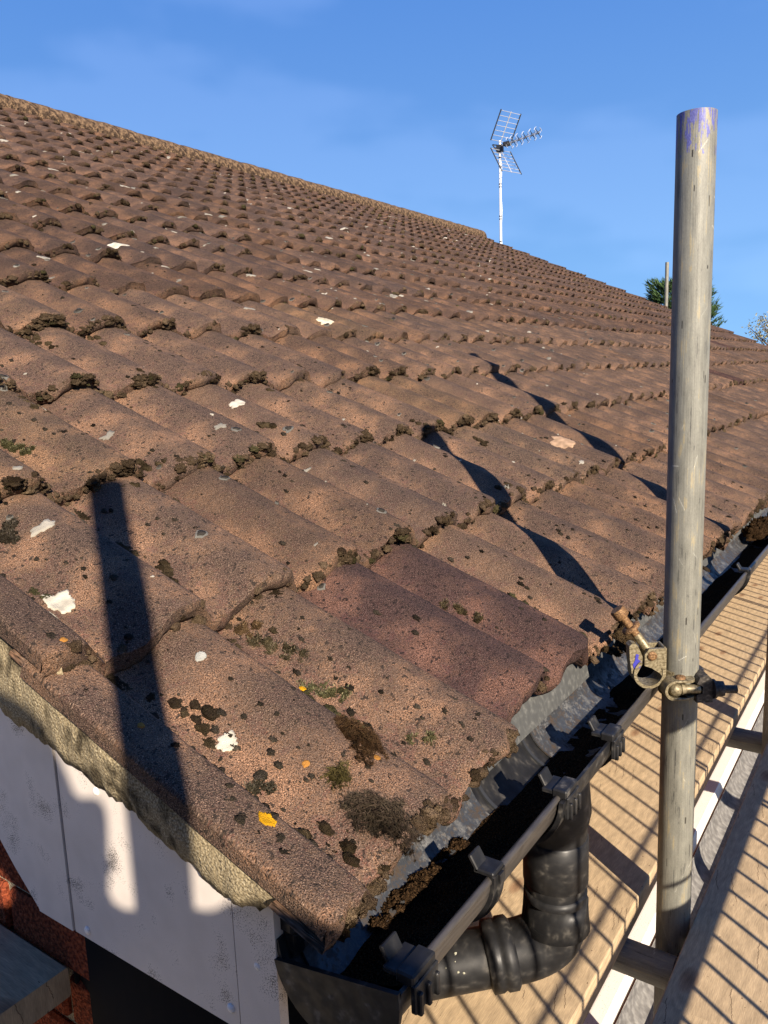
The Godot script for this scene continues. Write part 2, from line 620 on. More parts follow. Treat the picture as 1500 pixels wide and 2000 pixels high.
# black gutter plastic inside, with limescale and dried silt
func gutter_mat() -> StandardMaterial3D:
	var S := 1024
	var big := seam(0.012, 4, S, 31)
	var mid := seam(0.05, 4, S, 33)
	var fine := seam(0.25, 2, S, 35)
	var o := PackedByteArray(); o.resize(S * S * 3)
	var ro := PackedByteArray(); ro.resize(S * S)
	for i in S * S:
		var f := (fine[i] - 128) / 128.0
		var c := (big[i] - 128) / 110.0 + (mid[i] - 128) / 160.0 + f * 0.18
		var rr := 58.0 + f * 12
		var gg := 60.0 + f * 12
		var bb := 63.0 + f * 12
		var q := 90.0
		if c > 0.16:
			var k := minf((c - 0.16) * 1.1, 0.6)
			rr = lerpf(rr, 138 + f * 60, k); gg = lerpf(gg, 137 + f * 58, k); bb = lerpf(bb, 134 + f * 56, k)
			q = 90 + 130 * k
		elif c < -0.45:
			rr = 62 + f * 20; gg = 50 + f * 16; bb = 40 + f * 12; q = 220.0
		o[i * 3] = clampi(int(rr), 0, 255); o[i * 3 + 1] = clampi(int(gg), 0, 255); o[i * 3 + 2] = clampi(int(bb), 0, 255)
		ro[i] = int(q)
	var m := StandardMaterial3D.new()
	m.albedo_texture = tex(o, S, S, Image.FORMAT_RGB8)
	m.roughness_texture = tex(ro, S, S, Image.FORMAT_L8)
	m.roughness = 1.0
	return tri(m, Vector3(2.6, 5.0, 2.6))

func materials() -> void:
	tile_textures()
	var grit := noise_tex(0.09, 4, [[0.0, Color.BLACK], [1.0, Color.WHITE]], 512, 41)
	M.moss = mat(Color.WHITE, 1.0, 0, 0.1)
	M.moss.vertex_color_use_as_albedo = true
	M.moss.albedo_texture = noise_tex(0.12, 3, [[0.25, Color(0.5, 0.48, 0.45)], [0.5, Color(0.88, 0.86, 0.83)], [0.72, Color(1, 1, 0.97)]], 512, 43)
	M.moss.heightmap_enabled = true; M.moss.heightmap_texture = grit; M.moss.heightmap_scale = 0.5
	tri(M.moss, Vector3.ONE * 16.0)
	M.crust = mat(Color(0.82, 0.81, 0.78), 0.95, 0, 0.2)
	M.crust.vertex_color_use_as_albedo = true
	M.crust.heightmap_enabled = true; M.crust.heightmap_texture = grit; M.crust.heightmap_scale = 0.12
	tri(M.crust, Vector3.ONE * 14.0)
	M.bristle = mat(Color.WHITE, 0.8, 0, 0.3)
	M.bristle.vertex_color_use_as_albedo = true
	M.mortar = mat(Color.WHITE, 1.0, 0, 0.2)
	M.mortar.albedo_texture = noise_tex(0.16, 4, [[0.2, rgb(94, 86, 71)], [0.4, rgb(142, 129, 105)], [0.6, rgb(168, 155, 128)], [0.8, rgb(194, 185, 162)]], 512, 47)
	M.mortar.vertex_color_use_as_albedo = true
	M.mortar.heightmap_enabled = true; M.mortar.heightmap_texture = grit; M.mortar.heightmap_scale = 0.14
	tri(M.mortar, Vector3.ONE * 4.5)
	M.ridge = mat(Color.WHITE, 1.0, 0, 0.2)
	M.ridge.albedo_texture = noise_tex(0.03, 5, [[0.25, rgb(52, 43, 36)], [0.5, rgb(98, 80, 64)], [0.75, rgb(138, 114, 88)]], 512, 48)
	M.ridge.heightmap_enabled = true; M.ridge.heightmap_texture = grit; M.ridge.heightmap_scale = 1.2
	tri(M.ridge, Vector3.ONE * 1.4)
	M.board = board_mat()
	M.white = mat(rgb(232, 225, 216), 0.45)
	M.white.albedo_texture = noise_tex(0.2, 3, [[0.0, Color(0.55, 0.5, 0.45)], [0.14, Color(0.55, 0.5, 0.45)], [0.2, Color(0.96, 0.96, 0.96)], [1.0, Color(1, 1, 1)]], 512, 49)
	tri(M.white, Vector3.ONE * 3.0)
	M.gutter = gutter_mat()
	M.black = mat(Color.WHITE, 0.55, 0.0, 0.35)
	M.black.albedo_texture = noise_tex(0.03, 6, [[0.3, rgb(24, 24, 25)], [0.55, rgb(31, 31, 32)], [0.7, rgb(44, 43, 42)], [0.85, rgb(82, 79, 74)]], 512, 51)
	M.black.roughness_texture = noise_tex(0.04, 4, [[0.3, Color(0.7, 0.7, 0.7)], [0.7, Color(1, 1, 1)]], 512, 53)
	tri(M.black, Vector3.ONE * 3.0)
	M.lip = mat(rgb(62, 58, 54), 0.42)
	M.lip.albedo_texture = noise_tex(0.06, 4, [[0.3, Color(0.8, 0.8, 0.8)], [0.6, Color(1, 1, 1)]], 512, 54)
	tri(M.lip, Vector3(8, 8, 0.8))
	M.felt = mat(Color.WHITE, 0.8)
	M.felt.albedo_texture = noise_tex(0.03, 5, [[0.3, rgb(70, 71, 70)], [0.6, rgb(80, 81, 79)], [0.85, rgb(108, 108, 104)]], 512, 55)
	tri(M.felt, Vector3.ONE * 5.0)
	M.silt = mat(Color.WHITE, 1.0, 0, 0.1)
	M.silt.albedo_texture = noise_tex(0.07, 5, [[0.25, rgb(30, 22, 15)], [0.5, rgb(56, 42, 29)], [0.75, rgb(96, 74, 50)]], 512, 57)
	M.silt.heightmap_enabled = true; M.silt.heightmap_texture = grit; M.silt.heightmap_scale = 0.9
	tri(M.silt, Vector3.ONE * 8.0)
	M.brass = mat(Color.WHITE, 0.5, 0.5)
	M.brass.albedo_texture = noise_tex(0.05, 4, [[0.2, rgb(80, 72, 54)], [0.45, rgb(116, 105, 80)], [0.7, rgb(148, 138, 112)]], 512, 59)
	tri(M.brass, Vector3.ONE * 9.0)
	M.rust = mat(Color.WHITE, 0.7, 0.4)
	M.rust.albedo_texture = noise_tex(0.05, 4, [[0.3, rgb(70, 46, 28)], [0.55, rgb(122, 90, 56)], [0.75, rgb(150, 122, 84)]], 512, 60)
	tri(M.rust, Vector3.ONE * 14.0)
	M.iron = mat(Color.WHITE, 0.6, 0.4)
	M.iron.albedo_texture = noise_tex(0.04, 4, [[0.3, rgb(44, 40, 37)], [0.6, rgb(66, 61, 56)], [0.8, rgb(112, 106, 97)]], 512, 61)
	tri(M.iron, Vector3.ONE * 9.0)
	M.blue = mat(rgb(44, 42, 140), 0.6)
	M.galv = galv(71, true)
	M.galv2 = galv(73, false)
	M.plank = plank_mat(81, 1.0)
	M.plank2 = plank_mat(85, 0.98)
	M.plank3 = plank_mat(89, 0.96)
	M.brick = mat(Color.WHITE, 0.95, 0, 0.2)
	M.brick.albedo_texture = noise_tex(0.05, 4, [[0.25, rgb(84, 40, 27)], [0.5, rgb(130, 62, 40)], [0.75, rgb(156, 82, 54)]], 512, 63)
	M.brick.heightmap_enabled = true; M.brick.heightmap_texture = grit; M.brick.heightmap_scale = 0.3
	tri(M.brick, Vector3.ONE * 5.0)
	M.grey_gutter = mat(Color.WHITE, 0.5)
	M.grey_gutter.albedo_texture = noise_tex(0.02, 5, [[0.3, rgb(104, 102, 100)], [0.55, rgb(126, 124, 121)], [0.75, rgb(150, 148, 144)]], 512, 65)
	tri(M.grey_gutter, Vector3.ONE * 5.0)
	M.alu = mat(rgb(205, 208, 210), 0.35, 0.6)
	M.mast = mat(rgb(222, 224, 224), 0.4, 0.3)
	M.dark = mat(rgb(36, 38, 42), 0.6)
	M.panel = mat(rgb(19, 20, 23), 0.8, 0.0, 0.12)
	M.sheet = mat(rgb(150, 138, 118), 0.9)
	M.leaf = mat(Color.WHITE, 0.7, 0, 0.3)
	M.leaf.vertex_color_use_as_albedo = true
	M.leaf.cull_mode = BaseMaterial3D.CULL_DISABLED
	M.bark = mat(rgb(88, 70, 54), 0.95)
	M.deck = mat(rgb(40, 36, 33), 1.0)
	for k in ["mortar", "ridge", "felt", "silt", "galv", "galv2", "plank", "plank2", "plank3", "brick", "grey_gutter", "gutter"]:
		M[k].albedo_color = Color(0.89, 0.89, 0.89)
	M.ground = mat(Color.WHITE, 1.0, 0, 0.1)
	M.ground.albedo_texture = noise_tex(0.02, 5, [[0.2, rgb(128, 118, 102)], [0.5, rgb(158, 147, 128)], [0.8, rgb(184, 172, 150)]], 512, 67)
	tri(M.ground, Vector3.ONE * 0.25)

# ---------- sky ----------
func make_sky() -> void:
	var W := 1024
	var H := 512
	var im := Image.create(W, H, false, Image.FORMAT_RGBA8)
	var n := FastNoiseLite.new(); n.seed = 9; n.frequency = 0.9; n.fractal_octaves = 5
	for y in H / 2:
		var el := (0.5 - float(y) / H) * PI
		for x in W:
			var az := TAU * x / W
			var d := Vector3(cos(el) * sin(az), sin(el) * 2.2, cos(el) * cos(az))
			var v := n.get_noise_3d(d.x * 1.6 + d.y * 0.8, d.y * 2.6, d.z * 1.6)
			var w := n.get_noise_3d(d.x * 6.0, d.y * 11.0 + 5, d.z * 6.0)
			var a := clampf((v - 0.10) * 0.35 + w * 0.10, 0.0, 0.10)
			im.set_pixel(x, y, Color(0.86, 0.90, 1.0, a * 0.5))
	var sky := ProceduralSkyMaterial.new()
	sky.sky_top_color = Color(0.17, 0.38, 0.70)
	sky.sky_horizon_color = Color(0.50, 0.69, 0.88)
	sky.sky_curve = 0.24
	sky.sky_energy_multiplier = 1.0
	sky.ground_bottom_color = Color(0.16, 0.16, 0.13)
	sky.ground_horizon_color = Color(0.5, 0.56, 0.6)
	sky.sky_cover = ImageTexture.create_from_image(im)
	sky.sky_cover_modulate = Color(1, 1, 1, 1)
	var e := Environment.new()
	e.background_mode = Environment.BG_SKY
	e.sky = Sky.new()
	e.sky.sky_material = sky
	e.tonemap_mode = Environment.TONE_MAPPER_LINEAR
	e.tonemap_exposure = 2.3
	e.background_energy_multiplier = 0.62
	e.sdfgi_enabled = true
	e.ssao_enabled = true
	e.ssil_enabled = true
	var we := WorldEnvironment.new()
	we.environment = e
	we.name = "world_environment"
	add_child(we)

# ---------- roof ----------
func mortar_low(x: float) -> float:
	var k := [[-3.0, 1.16], [-0.404, 0.043], [-0.301, 0.013], [-0.184, -0.020], [-0.082, -0.048], [-0.056, -0.046], [-0.026, -0.018], [0.1, 0.0]]
	for i in k.size() - 1:
		if x <= k[i + 1][0]:
			return lerpf(k[i][1], k[i + 1][1], (x - k[i][0]) / (k[i + 1][0] - k[i][0]))
	return 0.0

func make_roof() -> void:
	var roof := thing("tiled_roof", "long slope of weathered brown interlocking concrete tiles, mossy along every nose", "roof")
	# which tiles show largest
	var order := []
	var cam := Vector3(0.348, 0.369, 0.754)
	var fwd := Basis.from_euler(Vector3(-0.17088, 0.60386, -0.03661), EULER_ORDER_YXZ)
	for c in 19:
		for k in 37:
			var t0 := (VERGE + JOINT0) / 2 if k == 0 else JOINT0 + (k - 0.5) * 2 * ROLL
			var p := fwd.inverse() * (roof_point(nose_s(c) + 0.15, t0, 0) - cam)
			var seen := p.z < 0 and absf(p.x / p.z) < 0.491 + 0.25 / -p.z and absf(p.y / p.z) < 0.655 + 0.25 / -p.z
			order.append([p.length() + (0.0 if seen else 100.0), c, k])
	order.sort_custom(func(a, b): return a[0] < b[0])
	var rest := tool()
	var n := 0
	for e in order:
		var c: int = e[1]
		var k: int = e[2]
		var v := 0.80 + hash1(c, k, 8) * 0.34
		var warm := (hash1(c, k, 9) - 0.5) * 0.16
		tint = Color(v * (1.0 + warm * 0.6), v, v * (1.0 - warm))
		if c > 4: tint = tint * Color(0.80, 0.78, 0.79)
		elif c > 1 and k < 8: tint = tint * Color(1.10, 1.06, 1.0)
		if c == 0 and k == 2: tint = Color(0.585, 0.545, 0.65)
		if (c == 2 and k == 17) or (c == 4 and k == 26): tint = Color(0.60, 0.52, 0.58)
		var st := tool() if n < 300 else rest
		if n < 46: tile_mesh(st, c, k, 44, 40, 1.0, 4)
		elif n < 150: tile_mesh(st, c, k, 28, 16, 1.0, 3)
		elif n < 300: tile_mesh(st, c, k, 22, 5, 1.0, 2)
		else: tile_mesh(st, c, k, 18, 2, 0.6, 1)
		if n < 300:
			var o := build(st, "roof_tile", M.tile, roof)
			if c == 0 and k == 2: o.set_meta("label", "cleaner dark purple replacement tile at the eaves")
		n += 1
	var far := build(rest, "far_roof_tiles", M.tile, roof)
	far.set_meta("kind", "stuff")

	# moss along the noses
	var near := tool()
	var dist := tool()
	var b := roof_basis()
	for c in 19:
		var kmax := int((FAR - VERGE) / ROLL)
		for j in kmax + 1:
			var tc := CREST + (j - 1) * ROLL
			var where := Vector2(nose_s(c), tc - 0.03)
			if where.y < VERGE or where.y > FAR: continue
			var d := roof_point(where.x, where.y, 0).distance_to(cam)
			var bare := col_of(where.y) == 2 and c == 0
			var lots := 40 if d < 2.3 else 10 if d < 4.5 else 2
			var rich := clampf(0.5 + 1.1 * noise.get_noise_2d(where.y * 130, c * 70.0) + (hash1(c, j, 20) - 0.5) * 0.5, 0.0, 1.0)
			for q in lots:
				if d < 2.3 and rng.randf() > (0.24 if c == 0 else 0.74) * (0.35 + 1.2 * rich): continue
				var on_crown := rng.randf() < 0.62
				var t := tc - 0.022 + rng.randfn(0.0, 0.014) if on_crown else tc + rng.randf_range(-0.01, 0.09)
				if d >= 4.5: t = tc - 0.025 + rng.randf_range(-0.012, 0.012)
				if t < VERGE + 0.01 or t > FAR or (bare and rng.randf() < 0.85): continue
				var s := nose_s(c) + tile_shift(c, col_of(t))
				var col := Color(0.060, 0.044, 0.030).lerp(Color(0.150, 0.110, 0.073), rng.randf())
				if rng.randf() < 0.10: col = Color(0.078, 0.070, 0.038)
				var b2 := b.rotated(NRM, rng.randf_range(-0.7, 0.7))
				if d < 2.3:
					var sz := 0.0018 + 0.0066 * pow(rng.randf(), 1.8)
					var at := on_roof(s + 0.003, t) - NRM * rng.randf_range(0.001, 0.020) - UPS * rng.randf_range(0.001, 0.008)
					lump(near, at, Vector3(sz * rng.randf_range(0.9, 1.5), sz * rng.randf_range(0.7, 1.0), sz), b2, 20, 10, rng.randf() * 40, col, 0.6, 0.36)
				elif d < 4.5:
					if rng.randf() > 0.35 + 0.75 * rich: continue
					var sz := 0.003 + 0.0068 * pow(rng.randf(), 1.5)
					var at := on_roof(s + 0.004, t) - NRM * rng.randf_range(0.002, 0.016) - UPS * 0.005
					lump(dist, at, Vector3(sz * rng.randf_range(1.0, 1.5), sz, sz * 0.9), b2, 10, 5, rng.randf() * 40, col, 0.5, 0.28)
				else:
					if rng.randf() > 0.40 + 0.7 * rich: continue
					var sz := rng.randf_range(0.006, 0.0155)
					var at := on_roof(s + 0.004, t) - NRM * 0.010 - UPS * 0.004
					lump(dist, at, Vector3(sz * rng.randf_range(1.1, 2.0), sz * rng.randf_range(0.8, 1.2), sz * 0.7), b2, 8, 4, rng.randf() * 40, col, 0.4, 0.25)
	# cushions in the pans and at the foot of the rolls
	for i in 430:
		var s := rng.randf() * 3.2
		var t := VERGE + 0.03 + rng.randf() * rng.randf() * 6.5
		var j := roundf((t - CREST) / ROLL)
		if rng.randf() < 0.72: t = CREST + j * ROLL + 0.034 + rng.randf_range(-0.01, 0.02)
		if t < VERGE + 0.02: continue
		if col_of(t) == 2 and s < 0.31 and rng.randf() < 0.8: continue
		var p := on_roof(s, t, -0.003)
		var d := p.distance_to(cam)
		var hi := d < 2.0
		var col := Color(0.045, 0.034, 0.024).lerp(Color(0.10, 0.076, 0.046), rng.randf())
		if rng.randf() < 0.15: col = Color(0.09, 0.084, 0.045)
		var long := rng.randf_range(0.004, 0.045)
		for q in (rng.randi_range(4, 13) if hi else 3):
			var sz := rng.randf_range(0.0025, 0.0085)
			var at := on_roof(s + rng.randfn(0.0, long * 0.5), t + rng.randfn(0.0, 0.006), -0.002)
			var v := rng.randf_range(0.7, 1.3)
			lump(near if hi else dist, at, Vector3(sz, sz * rng.randf_range(0.4, 0.75), sz * rng.randf_range(0.9, 1.5)), b, 16 if hi else 8, 8 if hi else 4, rng.randf() * 50, Color(col.r * v, col.g * v, col.b * v), 0.55, 0.27)
	# small dark round lichens
	for i in 1250:
		var s0 := rng.randf() * rng.randf() * 3.6
		var t0 := VERGE + 0.03 + rng.randf() * rng.randf() * 4.5
		for q in rng.randi_range(1, 6):
			var s := s0 + rng.randfn(0.0, 0.022)
			var t := maxf(t0 + rng.randfn(0.0, 0.022), VERGE + 0.02)
			if s < 0.01 or (col_of(t) == 2 and s < 0.31 and rng.randf() < 0.8): continue
			var p := on_roof(s, t, -0.001)
			if p.distance_to(cam) > 3.0: continue
			var sz := 0.0011 + 0.0040 * pow(rng.randf(), 2.4)
			var col := Color(0.030, 0.025, 0.020).lerp(Color(0.085, 0.072, 0.058), rng.randf())
			lump(near, p, Vector3(sz * rng.randf_range(0.8, 1.5), sz * 0.4, sz * rng.randf_range(0.8, 1.5)), b.rotated(NRM, rng.randf() * 3.0), 12, 5, rng.randf() * 60, col, 0.5, 0.34)
	var crumb := tool()
	for i in 3200:
		var c := mini(int(pow(rng.randf(), 1.3) * 9.0), 8)
		var t := VERGE + 0.02 + rng.randf() * rng.randf() * 5.0
		if col_of(t) == 2 and c == 0: continue
		var s := nose_s(c) + tile_shift(c, col_of(t)) + rng.randf_range(-0.002, 0.008)
		var p := on_roof(s + 0.003, t) - NRM * rng.randf_range(0.0, 0.024) - UPS * rng.randf_range(0.002, 0.007)
		if p.distance_to(cam) > 3.4: continue
		var sz := 0.0016 + 0.0048 * pow(rng.randf(), 1.8)
		var v := rng.randf_range(0.6, 1.3)
		lump(crumb, p, Vector3(sz * rng.randf_range(0.9, 1.8), sz, sz), b.rotated(NRM, rng.randf() * 3.0), 10, 5, rng.randf() * 40, Color(0.135 * v, 0.098 * v, 0.068 * v), 0.5, 0.36)
	build(crumb, "nose_crumbs", M.moss, roof).set_meta("kind", "stuff")
	var fuzz := tool()
	for c in 6:
		for i in 900:
			var t := VERGE + 0.02 + rng.randf() * 2.4
			var f := fposmod((t - CREST) / ROLL, 1.0)
			if hash1(c, int(t * 24.0), 31) < (0.72 if c == 0 else 0.45): continue
			if col_of(t) == 2 and c == 0: continue
			var s := nose_s(c) + tile_shift(c, col_of(t)) + rng.randf_range(-0.001, 0.006)
			var p := on_roof(s + 0.003, t) - NRM * rng.randf_range(0.0, 0.018 if f > 0.4 else 0.022) - UPS * 0.004
			var dir := (NRM * 0.5 - UPS * 0.6 + Vector3(rng.randf() - 0.5, rng.randf() - 0.5, rng.randf() - 0.5) * 1.6).normalized()
			var v := rng.randf_range(0.5, 1.5)
			for q in 3:
				var d2 := (dir + Vector3(rng.randf() - 0.5, rng.randf() - 0.5, rng.randf() - 0.5) * 1.4).normalized()
				leaf(fuzz, p, d2, rng.randf_range(0.003, 0.008), 0.0009, Color(0.085 * v, 0.062 * v, 0.038 * v))
	build(fuzz, "moss_stalks", M.bristle, roof).set_meta("kind", "stuff")
	build(near, "moss_cushions", M.moss, roof).set_meta("kind", "stuff")
	build(dist, "moss_on_upper_courses", M.moss, roof).set_meta("kind", "stuff")
	# lichens: white crusts, grey rings
	var li := tool()
	for i in 430:
		var up := rng.randf()
		var s := 0.35 + up * 5.0
		var t := VERGE + 0.1 + rng.randf() * (2.0 + up * 7.5)
		var big := rng.randf()
		var r := 0.004 + 0.019 * big * big * big
		if s < 1.4: r *= 0.45
		var w := rng.randf_range(0.22, 0.50)
		crust(li, s, t, r * rng.randf_range(0.5, 1.3), r * rng.randf_range(0.8, 1.6), 0.0018, Color(w, w * 0.95, w * 0.86), 0.25, 20, 2, 0.75)
	for i in 420:
		var s := rng.randf() * 2.6
		var t := VERGE + 0.05 + rng.randf() * 4.5
		if s < 0.3 and rng.randf() < 0.7: continue
		if col_of(t) == 2 and s < 0.31: continue
		var r := rng.randf_range(0.003, 0.009)
		var w := rng.randf_range(0.09, 0.20)
		crust(li, s, t, r, r * 1.1, 0.0016, Color(w, w * 0.98, w * 0.95), 0.5, 12, 2, 0.4)
		crust(li, s, t, r * 0.7, r * 0.75, 0.0026, Color(0.055, 0.05, 0.045), 0.5, 10, 1, 0.4)
	build(li, "lichen_crusts", M.crust, roof).set_meta("kind", "stuff")

	# the ridge
	for i in 24:
		var t0 := VERGE + i * 0.45
		if t0 > FAR - 0.2: break
		var t1 := minf(t0 + 0.445, FAR - 0.02)
		var st := tool()
		var c0 := roof_point(5.80, t0, -0.055)
		var c1 := roof_point(5.80, t1, -0.055)
		var pts := []
		var rad := []
		for q in 8:
			pts.append(c0.lerp(c1, q / 7.0) + Vector3(0, noise.get_noise_2d(i * 50.0, q * 40.0) * 0.004, 0))
			rad.append(0.118 + noise.get_noise_2d(i * 90.0, q * 80.0) * 0.006)
		tube(st, pts, rad, 20, true)
		build(st, "ridge_tile", M.ridge, roof)
	var bed := tool()
	for i in 260:
		var t := VERGE + (FAR - VERGE) * i / 260.0
		lump(bed, roof_point(5.73, t, -0.02), Vector3(0.03, 0.03, 0.035) * rng.randf_range(0.8, 1.25), b, 8, 4, i * 1.7, Color(0.17, 0.125, 0.085), 0.5, 0.3)
	build(bed, "ridge_mortar", M.moss, roof).set_meta("kind", "stuff")
	# mortar bedding at the near verge: a ragged strip under the tile edges
	var ms := tool()
	var prev := []
	for i in 281:
		var s := 0.030 + i * 0.005
		var c := course_of(s)
		var sl := s - nose_s(c)
		var x := -s * cos(PITCH)
		var low := mortar_low(x) + 0.005 * noise.get_noise_1d(s * 500) + 0.003 * noise.get_noise_1d(s * 2300) + 0.003 * noise.get_noise_1d(s * 9300)
		var topy := roof_point(s, 0, -THICK * sl / GAUGE - 0.010).y
		low = minf(low, topy - 0.004)
		var row := []
		for q in 9:
			var f := q / 8.0
			var out := 0.007 * sin(f * PI) + 0.005 * noise.get_noise_2d(s * 700, f * 40) + 0.002 * noise.get_noise_2d(s * 4200, f * 260)
			var pt := Vector3(x, lerpf(topy, low, f), -VERGE - 0.016 + out)
			var lich := clampf(0.95 + 2.2 * minf(0.0, noise.get_noise_2d(s * 900 + 70, pt.y * 900) + noise.get_noise_2d(s * 3600, pt.y * 3600) * 0.7 + 0.12), 0.22, 1.0)
			row.append([pt, Color(lich, lich * 0.98, lich * 0.92)])
		row.append([Vector3(x, low + 0.002, -VERGE - 0.07), Color(0.9, 0.9, 0.9)])
		if i > 0:
			for q in 9:
				for e in [prev[q], prev[q + 1], row[q + 1], prev[q], row[q + 1], row[q]]:
					ms.set_color(e[1]); ms.add_vertex(e[0])
		prev = row
	build(ms, "verge_mortar", M.mortar, roof)
	# boarding below the tiles and the other slope
	var dk := tool()
	var run := 5.82
	for side in 2:
		var q := [roof_point(0.10, VERGE + 0.06, -0.085), roof_point(run, VERGE + 0.06, -0.085), roof_point(run, FAR - 0.02, -0.085), roof_point(0.10, FAR - 0.02, -0.085)]
		if side == 1:
			var ax: float = q[1].x
			for v in 4: q[v] = Vector3(2 * ax - q[v].x, q[v].y + 0.02, q[v].z)
		quad(dk, q[0], q[1], q[2], q[3])
		for v in 4: q[v] -= Vector3(0, 0.02, 0)
		quad(dk, q[3], q[2], q[1], q[0])
	build(dk, "roof_boarding", M.deck, roof)
	# torn underlay that shows between the tiles and the gutter
	var fl := tool()
	prev = []
	for i in 180:
		var z := 0.005 - i * 0.018
		var rag := noise.get_noise_1d(z * 420) * 0.006
		var row := [Vector3(-0.10, -0.012, z), Vector3(-0.062, -0.030, z), Vector3(-0.046 + 0.002 * sin(z * 14), -0.056, z), Vector3(-0.038 + rag * 0.2, -0.085 + rag * 0.3, z)]
		if i > 0:
			for q in 3: quad(fl, prev[q], prev[q + 1], row[q + 1], row[q])
		prev = row
	build(fl, "torn_underlay", M.felt, roof)

# single growths that stand out
func growths() -> void:
	var tuft := func(label: String, s: float, t: float, rs: float, rt: float, tall: float, n: int, a: Color, bcol: Color, slant: float) -> void:
		var o := thing("moss_tuft", label, "moss", on_roof(s, t), "moss tufts on the tiles")
		var st := tool()
		bristles(st, s, t, rs, rt, tall, n, a, bcol, slant)
		var p := build(st, "stalks", M.bristle, o)
		p.set_meta("kind", "stuff")
		p.position = -o.position
		var bs := tool()
		crust(bs, s, t, rs * 0.6, rt * 0.6, 0.002, a, 0.4, 20, 2, 0.5)
		var q := build(bs, "base_mat", M.moss, o)
		q.position = -o.position
	tuft.call("reddish brown bristly moss tuft, upper of the two big ones beside the eaves", 0.084, -0.186, 0.032, 0.024, 0.011, 620, Color(0.040, 0.022, 0.011), Color(0.046, 0.026, 0.012), 0.5)
	tuft.call("blackish bristly moss tuft nearest to the gutter", 0.012, -0.244, 0.033, 0.014, 0.011, 520, Color(0.034, 0.025, 0.018), Color(0.040, 0.030, 0.021), 0.0)
	tuft.call("small olive moss tuft just below the reddish brown one", 0.069, -0.238, 0.011, 0.009, 0.009, 120, Color(0.050, 0.040, 0.014), Color(0.058, 0.047, 0.017), 0.0)
	var cush := func(label: String, spots: Array, col: Color) -> void:
		var st := tool()
		var at := on_roof(spots[0][0], spots[0][1], spots[0][3] if spots[0].size() > 3 else 0.0)
		var fz := tool()
		for e in spots:
			var lift: float = e[3] if e.size() > 3 else 0.0
			for q in 9:
				var r: float = e[2]
				var p := on_roof(e[0] + rng.randf_range(-r, r) * 0.75, e[1] + rng.randf_range(-r, r) * 0.65, lift - 0.003)
				var v := rng.randf_range(0.6, 1.35)
				var c := Color(col.r * v, col.g * v, col.b * v)
				var h := r * rng.randf_range(0.25, 0.5)
				lump(st, p - at, Vector3(r * rng.randf_range(0.3, 0.6), h, r * rng.randf_range(0.35, 0.65)), roof_basis().rotated(NRM, rng.randf() * 3.0), 26, 12, rng.randf() * 90, c, 0.7, 0.34)
				for k in 26:
					var d := (NRM + Vector3(rng.randf() - 0.5, rng.randf() - 0.5, rng.randf() - 0.5) * 2.2).normalized()
					var v2 := rng.randf_range(0.6, 1.5)
					leaf(fz, p - at + d * h * 0.85 + Vector3(rng.randf() - 0.5, rng.randf() - 0.5, rng.randf() - 0.5) * r * 0.5, d, rng.randf_range(0.0015, 0.0042), 0.0007, Color(c.r * v2, c.g * v2, c.b * v2))
		var o := thing("moss_cushion", label, "moss", at, "moss cushions on the tiles")
		build(st, "cushion", M.moss, o)
		build(fz, "stalks", M.bristle, o).set_meta("kind", "stuff")
	cush.call("green and grey moss cushion with a yellow lichen dot at its edge", [[0.168, -0.124, 0.012], [0.185, -0.131, 0.010], [0.154, -0.116, 0.010], [0.196, -0.136, 0.007]], Color(0.11, 0.105, 0.055))
	cush.call("olive moss cushion in two lumps below the purple tile", [[0.045, -0.104, 0.009], [0.060, -0.116, 0.007]], Color(0.095, 0.088, 0.045))
	cush.call("flat dark moss cushion left of the two bristly tufts", [[0.119, -0.285, 0.010], [0.110, -0.276, 0.008]], Color(0.060, 0.052, 0.036))
	cush.call("long knobbly moss ridge in the pan left of the purple tile", [[0.262, -0.118, 0.012], [0.240, -0.112, 0.011], [0.284, -0.122, 0.011], [0.222, -0.106, 0.009]], Color(0.082, 0.068, 0.042))
	cush.call("round brown moss cushion in front of a second course nose", [[0.300, -0.112, 0.013], [0.306, -0.120, 0.011]], Color(0.115, 0.075, 0.042))
	cush.call("dark moss cushion with a green end in the pan at the left edge", [[0.787, -0.122, 0.014], [0.765, -0.116, 0.011], [0.806, -0.124, 0.009]], Color(0.075, 0.070, 0.035))
	cush.call("blackish moss cushion on the crown left of the large pole shadow", [[0.580, -0.252, 0.014], [0.590, -0.240, 0.009], [0.566, -0.256, 0.009]], Color(0.050, 0.042, 0.032))
	cush.call("dark moss cushion along the pan behind the purple tile", [[0.174, 0.182, 0.011], [0.198, 0.180, 0.009], [0.148, 0.186, 0.009]], Color(0.070, 0.055, 0.032))
	cush.call("shaggy brown moss hanging at the nose beside the open coupler", [[-0.020, 0.338, 0.017], [-0.012, 0.362, 0.012], [-0.016, 0.318, 0.012]], Color(0.080, 0.056, 0.032))
	cush.call("dark mossy lump hanging under the corner of the first tile at the gutter end", [[-0.018, -0.345, 0.013, -0.034], [-0.014, -0.322, 0.011, -0.036], [-0.016, -0.300, 0.009, -0.038]], Color(0.050, 0.036, 0.024))
	var spot := func(label: String, s: float, t: float, rs: float, rt: float, col: Color) -> void:
		var st := tool()
		crust(st, s, t, rs, rt, 0.0016, col, 0.45, 56, 6, 0.42)
		var o := build(st, "lichen", M.crust)
		tag(o, label, "lichen", "pale lichens near the eaves")
	spot.call("large white lichen left of the pole shadow on the near tile", 0.432, -0.279, 0.019, 0.0125, Color(0.60, 0.57, 0.50))
	spot.call("round white lichen between the pole shadow and the bristly moss", 0.175, -0.269, 0.0095, 0.0085, Color(0.60, 0.57, 0.50))
	spot.call("faint white lichen streak just below the large white one", 0.385, -0.318, 0.012, 0.0035, Color(0.42, 0.40, 0.37))
